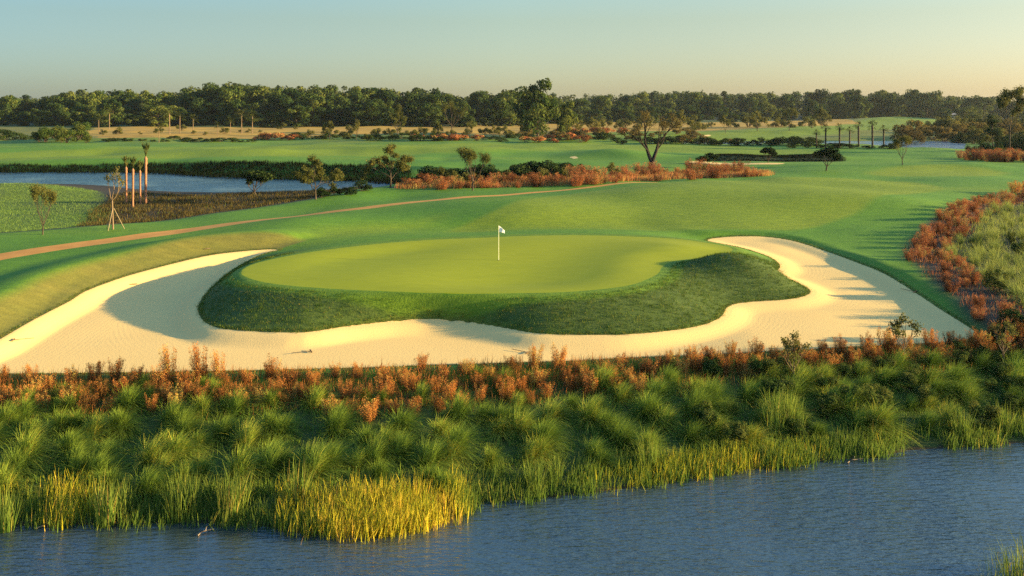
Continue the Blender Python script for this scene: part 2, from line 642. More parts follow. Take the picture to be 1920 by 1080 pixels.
def water_mat(name, c1, c2, wscale, strength, dist, ior=1.33):
    m, N, L = new_mat(name)
    g = N.new('ShaderNodeNewGeometry')
    mp = N.new('ShaderNodeMapping')
    mp.inputs['Rotation'].default_value = (0, 0, math.radians(-28))
    mp.inputs['Scale'].default_value = (0.45, 1.7, 1.0)
    L.new(g.outputs['Position'], mp.inputs[0])
    n1 = noise(N, L, mp.outputs[0], wscale, 2, 0.5)
    n2 = noise(N, L, mp.outputs[0], wscale * 3.3, 2, 0.5)
    big = noise(N, L, g.outputs['Position'], 0.12, 3, 0.5)
    gust = ramp(N, [(0.35, (0.30,) * 3), (0.6, (1.0,) * 3)])
    L.new(big.outputs[0], gust.inputs[0])
    h = math_(N, L, 'ADD', n1.outputs[0], math_(N, L, 'MULTIPLY', n2.outputs[0], 0.35))
    h = math_(N, L, 'MULTIPLY', h, gust.outputs[0])
    b = N.new('ShaderNodeBsdfPrincipled')
    c = mixc(N, L, big.outputs[0], c1, c2)
    L.new(c, b.inputs['Base Color'])
    b.inputs['Roughness'].default_value = 0.06
    b.inputs['IOR'].default_value = ior
    b.inputs['Specular IOR Level'].default_value = 0.5
    bm = N.new('ShaderNodeBump')
    bm.inputs['Strength'].default_value = strength
    bm.inputs['Distance'].default_value = dist
    L.new(h, bm.inputs['Height'])
    L.new(bm.outputs[0], b.inputs['Normal'])
    out = N.new('ShaderNodeOutputMaterial')
    L.new(b.outputs[0], out.inputs[0])
    return m


MT = {}
MT['turf'] = turf_mat('turf', 'turf')
MT['green'] = turf_mat('green_turf', 'green')
MT['sand'] = sand_mat()
MT['path'] = solid_mat('shell_path', (0.46, 0.195, 0.036), (0.60, 0.28, 0.058), 0.8, 0.9, 0.2)
MT['field'] = solid_mat('dry_field_grass', (0.26, 0.150, 0.020), (0.46, 0.275, 0.038), 0.12, 0.9, 0.0, (0.4, 1, 1))
MT['lake'] = water_mat('lake_water', (0.022, 0.040, 0.043), (0.034, 0.050, 0.050), 4.2, 0.9, 0.085, 2.0)
MT['pond'] = water_mat('pond_water', (0.012, 0.060, 0.105), (0.020, 0.070, 0.115), 1.5, 0.5, 0.14, 1.18)
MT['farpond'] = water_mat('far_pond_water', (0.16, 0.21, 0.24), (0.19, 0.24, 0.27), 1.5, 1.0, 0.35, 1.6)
MT['bark'] = solid_mat('bark', (0.035, 0.025, 0.018), (0.09, 0.065, 0.045), 3.0, 0.9, 0.6, (1, 1, 0.3))
MT['darkbark'] = solid_mat('dark_bark', (0.016, 0.012, 0.010), (0.045, 0.032, 0.024), 3.0, 0.9, 0.6, (1, 1, 0.3))
MT['palebark'] = solid_mat('pale_bark', (0.13, 0.085, 0.05), (0.22, 0.15, 0.09), 3.0, 0.9, 0.4, (1, 1, 0.3))
MT['palmbark'] = solid_mat('palm_bark', (0.24, 0.10, 0.05), (0.36, 0.17, 0.09), 1.4, 0.9, 0.4, (1, 1, 3.0))
MT['stake'] = solid_mat('stake_wood', (0.20, 0.15, 0.085), (0.28, 0.21, 0.12), 3.0, 0.8)
MT['oak'] = leaf_mat('oak_leaves', [(0.0, (0.018, 0.036, 0.012)), (0.5, (0.050, 0.078, 0.018)), (1.0, (0.135, 0.145, 0.030))], 0.25, objvar=0.7)
MT['pine'] = leaf_mat('pine_needles', [(0.0, (0.022, 0.040, 0.018)), (0.5, (0.045, 0.065, 0.024)), (1.0, (0.085, 0.095, 0.030))], 0.25, objvar=0.6)
MT['olive'] = leaf_mat('olive_leaves', [(0.0, (0.060, 0.070, 0.020)), (0.5, (0.115, 0.115, 0.030)), (1.0, (0.20, 0.165, 0.045))], 0.35, objvar=0.5)
MT['brownleaf'] = leaf_mat('brownish_leaves', [(0.0, (0.075, 0.056, 0.022)), (0.5, (0.15, 0.112, 0.036)), (1.0, (0.24, 0.175, 0.048))], 0.3, objvar=0.4)
MT['darkshrub'] = leaf_mat('dark_shrub_leaves', [(0.0, (0.012, 0.026, 0.010)), (0.5, (0.025, 0.045, 0.014)), (1.0, (0.060, 0.080, 0.020))], 0.25, objvar=0.5)
MT['shrub'] = leaf_mat('shrub_leaves', [(0.0, (0.035, 0.070, 0.016)), (0.5, (0.075, 0.105, 0.024)), (1.0, (0.15, 0.150, 0.035))], 0.35, objvar=0.5)
MT['red'] = leaf_mat('rusty_foliage', [(0.0, (0.12, 0.075, 0.020)), (0.22, (0.33, 0.115, 0.032)), (0.5, (0.54, 0.195, 0.048)), (0.75, (0.64, 0.31, 0.075)), (1.0, (0.48, 0.40, 0.09))], 0.3, objvar=0.75)
MT['rust'] = leaf_mat('muted_rust_foliage', [(0.0, (0.12, 0.060, 0.024)), (0.22, (0.28, 0.095, 0.036)), (0.5, (0.46, 0.150, 0.058)), (0.75, (0.54, 0.22, 0.085)), (1.0, (0.36, 0.30, 0.08))], 0.3, objvar=0.75)
MT['stalk'] = solid_mat('brown_stalk', (0.10, 0.045, 0.02), (0.17, 0.08, 0.035), 4.0, 0.9)
MT['cord'] = leaf_mat('cordgrass_blades', [(0.0, (0.028, 0.085, 0.014)), (0.5, (0.088, 0.185, 0.024)), (0.85, (0.21, 0.270, 0.036)), (1.0, (0.50, 0.38, 0.06))], 0.2, ((0.38, 0.43, 0.06), 0.55), 0.8)
MT['pale'] = leaf_mat('pale_grass_blades', [(0.0, (0.12, 0.18, 0.035)), (0.5, (0.20, 0.25, 0.05)), (1.0, (0.36, 0.34, 0.09))], 0.4, ((0.42, 0.40, 0.12), 0.5), 0.3)
MT['reed'] = leaf_mat('reed_blades', [(0.0, (0.055, 0.120, 0.020)), (0.5, (0.120, 0.200, 0.030)), (0.8, (0.24, 0.26, 0.040)), (1.0, (0.45, 0.27, 0.07))], 0.4, ((0.30, 0.30, 0.05), 0.4), 0.3)
MT['gold'] = leaf_mat('golden_reed_blades', [(0.0, (0.16, 0.22, 0.020)), (0.35, (0.40, 0.36, 0.026)), (0.75, (0.72, 0.52, 0.036)), (1.0, (0.72, 0.40, 0.07))], 0.35, ((0.36, 0.40, 0.04), 0.35), 0.1)
MT['marsh'] = leaf_mat('marsh_grass_blades', [(0.0, (0.060, 0.140, 0.028)), (0.5, (0.120, 0.200, 0.040)), (1.0, (0.26, 0.30, 0.08))], 0.3, ((0.28, 0.33, 0.09), 0.35), 0.0)
MT['brownmarsh'] = leaf_mat('brown_marsh_blades', [(0.0, (0.035, 0.030, 0.012)), (0.5, (0.095, 0.070, 0.024)), (0.85, (0.17, 0.12, 0.035)), (1.0, (0.10, 0.13, 0.03))], 0.3, None, 0.0)
MT['bankshade'] = leaf_mat('shade_toned_bank_blades', [(0.0, (0.004, 0.007, 0.004)), (0.5, (0.007, 0.011, 0.005)), (1.0, (0.020, 0.022, 0.008))], 0.1, None, 0.0)  # near-black tone puts the shade of the banks into the blade colour
MT['tuft'] = leaf_mat('rough_turf_blades', [(0.0, (0.032, 0.080, 0.014)), (0.5, (0.085, 0.135, 0.020)), (0.85, (0.17, 0.180, 0.028)), (1.0, (0.26, 0.19, 0.04))], 0.3, None, 0.0)
MT['palm'] = leaf_mat('palm_fronds', [(0.0, (0.030, 0.050, 0.014)), (0.5, (0.085, 0.100, 0.026)), (1.0, (0.20, 0.17, 0.05))], 0.3, None, 0.3)
MT['white'] = solid_mat('white_flag_cloth', (0.78, 0.76, 0.70), (0.84, 0.82, 0.76), 3.0, 0.7)
MT['polepaint'] = solid_mat('cream_pole_paint', (0.72, 0.70, 0.42), (0.78, 0.76, 0.48), 3.0, 0.4)
MT['cup'] = solid_mat('cup_lining', (0.02, 0.02, 0.02), (0.03, 0.03, 0.03), 3.0, 0.8)
MT['rake'] = solid_mat('rake_wood', (0.10, 0.07, 0.04), (0.16, 0.11, 0.06), 5.0, 0.7)
MT['driftwood'] = solid_mat('driftwood', (0.22, 0.16, 0.10), (0.30, 0.22, 0.14), 5.0, 0.8)
MT['housewall'] = solid_mat('house_render', (0.40, 0.46, 0.46), (0.46, 0.52, 0.50), 0.6, 0.8)
MT['roof'] = solid_mat('roof_shingle', (0.16, 0.15, 0.15), (0.22, 0.21, 0.20), 1.0, 0.8)
MT['glass'] = solid_mat('dark_glass', (0.03, 0.04, 0.05), (0.05, 0.06, 0.07), 1.0, 0.15)

# ---------------------------------------------------------------- terrain
rows = [13.0]
while rows[-1] < 2400:
    y = rows[-1]
    rows.append(y * (1.0058 if y < 85 else 1.011 if y < 350 else 1.03 if y < 1500 else 1.15))
rows = np.array(rows)
us = np.linspace(-1.02, 1.02, 430)
GX = (us[None, :] * rows[:, None])
GY = np.repeat(rows[:, None], len(us), 1)
nr, nc = GX.shape
gx, gy = GX.ravel(), GY.ravel()
gz, D = height(gx, gy, True)
idx = np.arange(nr * nc).reshape(nr, nc)
a, b, c, d = idx[:-1, :-1].ravel(), idx[:-1, 1:].ravel(), idx[1:, 1:].ravel(), idx[1:, :-1].ravel()
T = np.concatenate([np.stack([a, b, c], 1), np.stack([a, c, d], 1)])
dPath = 1.45 - 0.75 * smooth(-14, 8, gx) - seg_dist(PATH_LINE, gx, gy, False)
wob = (vnoise(gx / 2.3, gy / 2.3, 5) - 0.5) * 0.5
regions = [('sand_bunker', D['bunker'], 'sand'), ('putting_green', D['green'], 'green'), ('cart_path', dPath + wob * 0.5, 'path'),
           ('dry_field', sdf(GOLDF, gx, gy, 40) + (vnoise(gx / 9, gy / 14, 3) - 0.5) * 14, 'field')]
for pl in FARSAND:
    regions.append(('sand_bunker', sdf(pl, gx, gy) + wob, 'sand'))

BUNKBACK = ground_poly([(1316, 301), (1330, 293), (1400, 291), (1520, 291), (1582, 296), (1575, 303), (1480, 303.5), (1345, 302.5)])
MARSH = poly([(-90, 446), (40, 444), (120, 440), (190, 428), (205, 400), (190, 370), (150, 352), (-90, 350)], -0.5, 2)
# kinds of turf at each vertex
big = vnoise(gx / 6, gy / 6, 21) - 0.5
fair = np.clip(smooth(-0.6, 0.6, sdf(FAIR1, gx, gy) + big * 0.8), 0, 1)
fair = np.maximum(fair, 0.9 * smooth(-3, 3, sdf(FAIR2, gx, gy) + big * 5))
fair = np.maximum(fair, 0.7 * smooth(-2, 3, sdf(FAIR3, gx, gy) + big))
fair = np.maximum(fair, 0.9 * smooth(-4, 4, sdf(FAIR4, gx, gy, 30) + big * 8))
fair = np.maximum(fair, smooth(-1.2, 1.5, sdf(GREEN2, gx, gy) + big * 2))
far = smooth(200, 330, gy + (vnoise(gx / 25, gy / 25, 8) - 0.5) * 60)
wood = smooth(-30, 10, gy - (478 + 150 * smooth(-10, 150, gx)) - 130 * np.exp(-((gx - 275) / 45) ** 2))
dry = 0.75 * far * (1 - fair) * (1 - wood)
fair = fair * (1 - wood)
_o = np.clip(-D['bunker'], 0, None)
dry = np.maximum(dry, 0.8 * (D['bunker'] < 0) * (1 - smooth(2.2, 3.6, _o + big * 0.8)) * smooth(-12, -17, gx) * smooth(33.5, 36, gy) * (D['island'] < 0))
soil_and_shade = np.maximum(smooth(-0.02, 0.10, D['bank'] - 0.10 + big * 0.03), smooth(-0.8, 0.8, D['bog'] + big * 2))
soil_and_shade = np.maximum(soil_and_shade, 0.9 * wood)
soil_and_shade = np.maximum(soil_and_shade, 0.8 * smooth(-1, 1, sdf(BUNKBACK, gx, gy)))  # darkens the face behind the far bunker to stand for its shade
soil_and_shade = np.maximum(soil_and_shade, smooth(-0.6, 0.8, sdf(BED, gx, gy) + big * 1.2) * (gx > 10))
_ms = smooth(-1.0, 1.5, sdf(MARSH, gx, gy) + big * 3)
soil_and_shade = soil_and_shade * (1 - (0.55 + 0.6 * big) * _ms)
fair = np.maximum(fair, (0.5 + 0.5 * big) * _ms)
oB = np.clip(-D['bunker'], 0, None)
oG = np.clip(-D['green'], 0, None)
rough = smooth(0.3, 0.9, oG) * smooth(-0.2, 0.4, D['island']) * (1 - smooth(56, 60, gy))
rough = np.maximum(rough, 0.75 * smooth(0.10, 0.2, D['bank']) * (D['bank'] < 0.98))
fringe = (1 - smooth(0.9, 1.4, oG + big * 0.3)) * (D['green'] < 0) * (1 - smooth(0, 0.4, D['bank']))
edge = (1 - smooth(0.02, 0.28, oB + big * 0.1)) * (oG > 0.3)
A = np.stack([fair, dry, soil_and_shade, rough, fringe, edge * 0.7, D['bunker']] + [r[1] for r in regions], 1)
V = np.stack([gx, gy, gz], 1)


def clip(V, A, T, s):
    """split triangles along s = 0; returns the grown vertex arrays, the inside and the outside triangles."""
    ins = s[T] >= 0
    cnt = ins.sum(1)
    t_in, t_out = [T[cnt == 3]], [T[cnt == 0]]
    new_V, new_A = [V], [A]
    base = len(V)
    mixed = (cnt == 1) | (cnt == 2)
    if mixed.any():
        Tm = T[mixed]
        im = ins[mixed]
        lone_in = cnt[mixed] == 1
        lone = np.where(lone_in[:, None], im, ~im).argmax(1)
        r = np.arange(len(Tm))
        a_, b_, c_ = Tm[r, lone], Tm[r, (lone + 1) % 3], Tm[r, (lone + 2) % 3]
        e = np.concatenate([np.stack([a_, b_], 1), np.stack([a_, c_], 1)])
        es = np.sort(e, 1)
        u, inv = np.unique(es, axis=0, return_inverse=True)
        inv = inv.ravel()
        s0, s1 = s[u[:, 0]], s[u[:, 1]]
        t = (s0 / (s0 - s1))[:, None]
        new_V.append(V[u[:, 0]] * (1 - t) + V[u[:, 1]] * t)
        new_A.append(A[u[:, 0]] * (1 - t) + A[u[:, 1]] * t)
        p = base + inv[:len(Tm)]
        q = base + inv[len(Tm):]
        tri = np.stack([a_, p, q], 1)
        qd = np.concatenate([np.stack([p, b_, c_], 1), np.stack([p, c_, q], 1)])
        l2 = np.concatenate([lone_in, lone_in])
        t_in += [tri[lone_in], qd[~l2]]
        t_out += [tri[~lone_in], qd[l2]]
    return np.concatenate(new_V), np.concatenate(new_A), np.concatenate(t_in), np.concatenate(t_out)


def sheet(name, V, A, T, mat):
    u, inv = np.unique(T.ravel(), return_inverse=True)
    me = mesh(name, V[u], inv.reshape(-1, 3), {'zone': A[u][:, 0:3], 'zone_two': A[u][:, 3:6], 'edge': A[u][:, 6]}, True, (mat,))
    return obj(name, me, kind='structure')


REST = T
for k, (nm, s_, mt) in enumerate(regions):
    V, A, t_in, REST = clip(V, A, REST, A[:, 7 + k])
    if len(t_in):
        sheet(nm, V, A, t_in, MT[mt])
sheet('ground', V, A, REST, MT['turf'])


def plane(name, x0, x1, y0, y1, z, mat, n=2):
    xs, ys = np.linspace(x0, x1, n), np.linspace(y0, y1, n)
    X, Y = np.meshgrid(xs, ys)
    i = np.arange(n * n).reshape(n, n)
    Q = np.stack([i[:-1, :-1], i[:-1, 1:], i[1:, 1:], i[1:, :-1]], -1).reshape(-1, 4)
    return obj(name, mesh(name, np.stack([X.ravel(), Y.ravel(), np.full(n * n, z)], 1), Q, None, False, (mat,)), kind='structure')


plane('lake_water', -60, 60, -40, 38, LAKE, MT['lake'])
lo, hi = PONDP.min(0) - 4, PONDP.max(0) + 4
plane('pond_water', lo[0], hi[0], lo[1], hi[1], POND, MT['pond'])
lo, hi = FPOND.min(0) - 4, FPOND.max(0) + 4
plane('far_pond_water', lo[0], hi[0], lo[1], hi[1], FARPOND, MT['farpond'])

# ---------------------------------------------------------------- plants
def rr(a, b):
    return random.uniform(a, b)


def pick(px, py, z=None):
    """point of the terrain seen at a photo position."""
    x, y = P(px, py, 0)
    zz = 0.0
    for _ in range(4):
        zz = H1(x, y)
        x, y = P(px, py, zz)
    return x, y, H1(x, y)


def root(name, cat):
    return obj(name, None, cat=cat)


def b_cord(seed, mat='cord', nb=420, hgt=1.5):
    def f():
        rng = np.random.default_rng(seed)
        g = Geo()
        n = nb
        az = rng.uniform(0, 2 * math.pi, n)
        th = np.abs(rng.normal(0.15, 0.52, n)).clip(0, 1.3)
        r0 = rng.uniform(0, 0.18, n)
        base = np.stack([np.cos(az) * r0, np.sin(az) * r0, np.full(n, -0.05)], 1)
        d = np.stack([np.sin(th) * np.cos(az), np.sin(th) * np.sin(az), np.cos(th)], 1)
        L = hgt * rng.uniform(0.7, 1.25, n)
        sw = np.stack([rng.normal(0.24, 0.16, n), rng.normal(-0.06, 0.14, n), np.zeros(n)], 1)
        g.ribbons(base, d, L, rng.uniform(0.35, 0.95, n) * (0.5 + th * 0.5), rng.uniform(0.010, 0.021, n), 5, rng.beta(1.6, 2.2, n), sw)
        nm = 'cordgrass_clump' if mat == 'cord' else 'pale_grass_clump'
        return obj(nm, g.build(nm, MT[mat]), cat='grass clump')
    return f


def b_red(seed, hgt=1.2, np_=13, plume=0.10, mat='red'):
    def f():
        rng = np.random.default_rng(seed)
        r = root('rusty_shrub', 'shrub')
        st, lf = Geo(), Geo()
        for k in range(np_):
            az = rng.uniform(0, 2 * math.pi)
            r0 = rng.uniform(0.02, 0.30)
            th = rng.uniform(0.0, 0.35)
            L = hgt * rng.uniform(0.6, 1.05)
            t = np.linspace(0, 1, 6)
            dirv = np.array([math.sin(th) * math.cos(az), math.sin(th) * math.sin(az), math.cos(th)])
            path = np.array([math.cos(az) * r0, math.sin(az) * r0, -0.05]) + dirv * L * t[:, None] + np.array([rng.normal(0, .05), rng.normal(0, .05), 0]) * (t ** 2)[:, None]
            st.tube(path, 0.012 * (1 - 0.7 * t), 4)
            m = 150
            tt = rng.uniform(0.12, 1.05, m)
            c = np.stack([np.interp(tt, t, path[:, i]) for i in range(3)], 1)
            rad = plume * (0.35 + 1.3 * np.sin(np.clip(tt, 0, 1) * math.pi * 0.85))
            off = sph(rng, m) * rad[:, None] * rng.uniform(0.3, 1.0, m)[:, None]
            off[:, 2] *= 1.2
            lf.leaves(c + off, off + sph(rng, m) * 0.06, rng.uniform(0.016, 0.038, m), np.clip(rng.normal(0.45, 0.24) + rng.normal(0, 0.15, m), 0, 1), rng, 0.45)
        obj('stems', st.build('rusty_shrub_stems', MT['stalk']), r)
        obj('foliage', lf.build('rusty_shrub_foliage', MT[mat], False), r)
        return r
    return f


def b_shrub(seed, mat, name, hgt=1.0, wid=0.9, n=1500, leaf=0.05, clumps=9):
    def f():
        rng = np.random.default_rng(seed)
        r = root(name, 'shrub')
        st, lf = Geo(), Geo()
        for k in range(clumps):
            az = rng.uniform(0, 2 * math.pi)
            rd = wid * 0.5 * math.sqrt(rng.uniform(0, 1)) * 0.85
            zc = hgt * rng.uniform(0.25, 0.8) * (1 - 0.45 * (rd / (wid * 0.5)) ** 2)
            c0 = np.array([math.cos(az) * rd, math.sin(az) * rd, zc])
            cr = np.array([wid * rng.uniform(0.14, 0.24), wid * rng.uniform(0.14, 0.24), hgt * rng.uniform(0.14, 0.24)])
            m = n // clumps
            u = sph(rng, m)
            q = rng.uniform(0.35, 1.08, m) ** 0.6
            lf.leaves(c0 + u * cr * q[:, None], u + sph(rng, m) * 0.7, leaf * rng.uniform(0.6, 1.3, m), np.clip(rng.normal(0.45, 0.2) + rng.normal(0, 0.16, m), 0, 1), rng, 0.55)
            t = np.linspace(0, 1, 4)
            path = np.array([c0[0] * .15, c0[1] * .15, -0.05]) * (1 - t[:, None]) + c0 * t[:, None]
            st.tube(path, 0.018 * hgt * (1 - 0.6 * t), 4)
        obj('stems', st.build(name + '_stems', MT['bark']), r)
        obj('foliage', lf.build(name + '_foliage', MT[mat], False), r)
        return r
    return f


def grow(st, tips, rng, p, d, L, rad, depth, spread, up=0.15, kids=(2, 3)):
    n = 5
    pts = [p]
    dd = d / np.linalg.norm(d)
    for k in range(n):
        dd = dd + rng.normal(0, 0.10, 3) + np.array([0, 0, up * 0.2])
        dd /= np.linalg.norm(dd)
        pts.append(pts[-1] + dd * L / n)
    pts = np.array(pts)
    st.tube(pts, np.linspace(rad, rad * 0.62, n + 1), 5 if rad < 0.06 else 8)
    if depth == 0:
        tips.append((pts[-1], dd))
        tips.append((pts[3], dd))
        return
    for k in range(rng.integers(kids[0], kids[1] + 1)):
        q = pts[-1] if k < 2 else pts[3]
        nd = dd + sph(rng, 1)[0] * spread + np.array([0, 0, up])
        grow(st, tips, rng, q, nd, L * rng.uniform(0.62, 0.85), rad * rng.uniform(0.5, 0.66), depth - 1, spread, up, kids)


def b_young(seed, mat, name, H=5.0, depth=3, leafn=26, leaf=0.10, spread=0.75, trunk=0.38, bark='palebark', rad=0.085, first=3, up=0.15):
    """a small tree with real branching; leaf sprays at the branch tips."""
    def f():
        rng = np.random.default_rng(seed)
        r = root(name, 'tree')
        st, lf, tips = Geo(), Geo(), []
        n = 5
        t = np.linspace(0, 1, n + 1)
        tr = np.stack([rng.normal(0, .04) * t * H * .3, rng.normal(0, .04) * t * H * .3, t * H * trunk - 0.08], 1)
        st.tube(tr, rad * (1.25 - 0.35 * t), 8)
        for k in range(first):
            az = k * 2 * math.pi / first + rng.uniform(-.5, .5)
            d = np.array([math.cos(az) * 0.75, math.sin(az) * 0.75, 0.8])
            grow(st, tips, rng, tr[-1] if k < 2 else tr[-2], d, H * 0.20, rad * 0.55, depth - 1, spread, up)
        grow(st, tips, rng, tr[-1], np.array([rng.normal(0, .1), rng.normal(0, .1), 1.0]), H * 0.22, rad * 0.62, depth - 1, spread, up)
        P0 = np.array([q[0] for q in tips])
        zmax = P0[:, 2].max()
        for (q, dd) in tips:
            m = max(3, int(leafn * rng.uniform(0.5, 1.4)))
            off = sph(rng, m) * rng.uniform(0.1, 1.0, m)[:, None] * H * 0.065
            lf.leaves(q + off, off + sph(rng, m) * 0.3, leaf * rng.uniform(0.6, 1.3, m), np.clip(rng.normal(0.48, 0.2) + rng.normal(0, 0.15, m), 0, 1), rng, 0.5)
        s = H / (zmax + H * 0.04)
        for g in (st, lf):
            g.V = [v * s for v in g.V]
        obj('trunk', st.build(name + '_trunk', MT[bark]), r)
        obj('crown', lf.build(name + '_crown', MT[mat], False), r)
        return r
    return f


def b_far(seed, kind):
    """forest tree one unit high."""
    def f():
        rng = np.random.default_rng(seed)
        pine = kind == 'pine'
        r = root('pine_tree' if pine else 'broadleaf_tree', 'tree')
        st, lf = Geo(), Geo()
        t = np.linspace(0, 1, 6)
        st.tube(np.stack([rng.normal(0, .02) * t, rng.normal(0, .02) * t, t * (0.93 if pine else 0.6) - 0.01], 1), (0.013 if pine else 0.022) * (1.1 - 0.8 * t), 6)
        nc = 15 if pine else 30
        for k in range(nc):
            if pine:
                zc = rng.uniform(0.42, 0.94)
                rd = (1.02 - zc) * rng.uniform(0.1, 0.36)
                cr = np.array([0.085, 0.085, 0.05]) * rng.uniform(0.7, 1.3)
            else:
                zc = rng.uniform(0.06, 0.88)
                rmax = 0.42 * math.sqrt(max(0.05, 1 - ((zc - 0.45) / 0.55) ** 2))
                rd = rmax * rng.uniform(0.25, 1.0)
                cr = np.array([0.13, 0.13, 0.10]) * rng.uniform(0.7, 1.3)
            az = rng.uniform(0, 2 * math.pi)
            c0 = np.array([math.cos(az) * rd, math.sin(az) * rd, zc])
            m = 120 if pine else 150
            u = sph(rng, m)
            q = rng.uniform(0.3, 1.12, m) ** 0.5
            lf.leaves(c0 + u * cr * q[:, None], u + sph(rng, m) * 0.6, (0.018 if pine else 0.026) * rng.uniform(0.6, 1.4, m), np.clip(rng.normal(0.45, 0.22) + rng.normal(0, 0.15, m), 0, 1), rng, 0.6)
            tt = np.linspace(0, 1, 4)
            b0 = np.array([0, 0, max(0.12, zc - rd * 0.6 - 0.05)])
            b0[2] = min(b0[2], 0.9 if pine else 0.55)
            st.tube(b0 * (1 - tt[:, None]) + c0 * tt[:, None], 0.006 * (1 - 0.6 * tt), 4)
        obj('trunk', st.build('forest_trunk', MT['bark']), r)
        obj('crown', lf.build('forest_crown', MT['pine' if pine else 'oak'], False), r)
        return r
    return f


def b_palm(seed, H=6.0, tied=False, nf=26, mat='palm', bark='palmbark', rad=0.17, fr=1.3):
    def f():
        rng = np.random.default_rng(seed)
        r = root('palm_tree', 'palm')
        st, lf = Geo(), Geo()
        n = 22
        t = np.linspace(0, 1, n)
        lean = rng.normal(0, 0.012, 2)
        path = np.stack([lean[0] * H * t, lean[1] * H * t, t * H - 0.1], 1)
        rd = rad * (1.0 + 0.10 * np.sin(t * 60) + rng.normal(0, 0.04, n)) * np.where(t > 0.82, 1.22, 1.0) * np.where(t < 0.05, 1.2, 1.0)
        rd[-1] *= 0.4
        st.tube(path, rd, 10)
        top = path[-1]
        for k in range(nf):
            az = k * 2.399963 + rng.uniform(-.2, .2)
            th = rng.uniform(0.05, 0.45) if tied else rng.uniform(0.25, 2.15)
            d = np.array([math.sin(th) * math.cos(az), math.sin(th) * math.sin(az), math.cos(th)])
            L = fr * rng.uniform(0.55, 0.9)
            pet = np.array([top + d * L * q - np.array([0, 0, 0.14 * L * q * q]) for q in (0, .35, .7, 1)])
            lf.tube(pet, [0.025, 0.02, 0.016, 0.012], 4, 0.6)
            m = 5 if tied else 16
            sidev = np.cross(d, [0, 0, 1.0]) + 1e-4
            sidev /= np.linalg.norm(sidev)
            fan = np.linspace(-0.25, 0.25, m) if tied else np.linspace(-1.5, 1.5, m)
            dd = np.cos(fan)[:, None] * d + np.sin(fan)[:, None] * sidev
            dd[:, 2] += rng.normal(0, 0.1, m)
            lf.ribbons(np.repeat(pet[-1:], m, 0), dd, np.full(m, fr * 0.62) * rng.uniform(0.8, 1.1, m) * np.cos(fan * 0.45), rng.uniform(0.1, 0.5, m), np.full(m, 0.07), 3, np.clip(rng.normal(0.4, 0.2, m), 0, 1))
        obj('trunk', st.build('palm_trunk', MT[bark]), r)
        obj('crown', lf.build('palm_crown', MT[mat]), r)
        return r
    return f


def b_reedclump(seed, hgt=1.5, n=130, mat='reed'):
    def f():
        rng = np.random.default_rng(seed)
        g = Geo()
        az = rng.uniform(0, 2 * math.pi, n)
        th = np.abs(rng.normal(0.0, 0.16, n))
        r0 = np.sqrt(rng.uniform(0, 1, n)) * 0.30
        base = np.stack([np.cos(az) * r0, np.sin(az) * r0, np.full(n, -0.15)], 1)
        d = np.stack([np.sin(th) * np.cos(az), np.sin(th) * np.sin(az), np.cos(th)], 1)
        g.ribbons(base, d, hgt * rng.uniform(0.55, 1.1, n), rng.uniform(0.0, 0.22, n), rng.uniform(0.02, 0.036, n), 4, rng.beta(1.5, 2.0, n), np.stack([rng.normal(0.04, 0.08, n), rng.normal(0, .08, n), np.zeros(n)], 1))
        return obj('cattail_clump', g.build('cattail_clump', MT[mat]), cat='reed clump')
    return f


K_CORD = Proto([b_cord(100 + i, 'cord', 950, 1.45) for i in range(9)])
K_PALE = Proto([b_cord(140 + i, 'pale', 260, 1.3) for i in range(4)])
K_RED = Proto([b_red(200 + i, 1.2, 22, 0.12) for i in range(6)])
K_RUST = Proto([b_red(230 + i, 1.2, 22, 0.12, 'rust') for i in range(6)])
K_BUSHRED = Proto([b_shrub(380 + i, 'rust', 'reddish_bush', 1.0, 1.1, 1000, 0.05) for i in range(3)])
K_LEAFY = Proto([b_shrub(300 + i, 'shrub', 'leafy_shrub', 1.0, 1.0, 2200, 0.035) for i in range(4)])
K_DARK = Proto([b_shrub(320 + i, 'darkshrub', 'dark_shrub', 1.0, 1.3, 1300, 0.05) for i in range(4)])
K_BROWN = Proto([b_shrub(340 + i, 'brownleaf', 'brown_scrub', 1.0, 1.1, 1300, 0.045) for i in range(4)])
K_OLIVE = Proto([b_shrub(360 + i, 'olive', 'olive_shrub', 1.0, 1.1, 1300, 0.045) for i in range(4)])
K_CAT = Proto([b_reedclump(400 + i) for i in range(4)])
K_OAK = Proto([b_far(500 + i, 'oak') for i in range(8)])
K_PINE = Proto([b_far(540 + i, 'pine') for i in range(6)])
K_PALM = Proto([b_palm(600 + i, 6.0, False, 30, 'palm', 'palebark', 0.14, 2.2) for i in range(4)])
K_DPALM = Proto([b_palm(640 + i, 6.0, False, 26, 'palm', 'bark', 0.24, 1.5) for i in range(3)])
K_TIED = Proto([b_palm(620 + i, 5.6, True, 18, rad=0.14, fr=1.5) for i in range(3)])


def third(px):
    return 0 if px < 640 else 1 if px < 1280 else 2


# --- bank of the lake: rusty shrubs, cordgrass, cattails
def bank_xy(px, v):
    """point on the bank at photo column px (taken at mid bank) and fraction v from the top edge to the shore."""
    X = (px - CX) / F * 31.0
    for _ in range(4):
        Y = y_top(X) + (y_shore(X) - y_top(X)) * v
        X = (px - CX) / F * Y
    return float(X), float(Y)


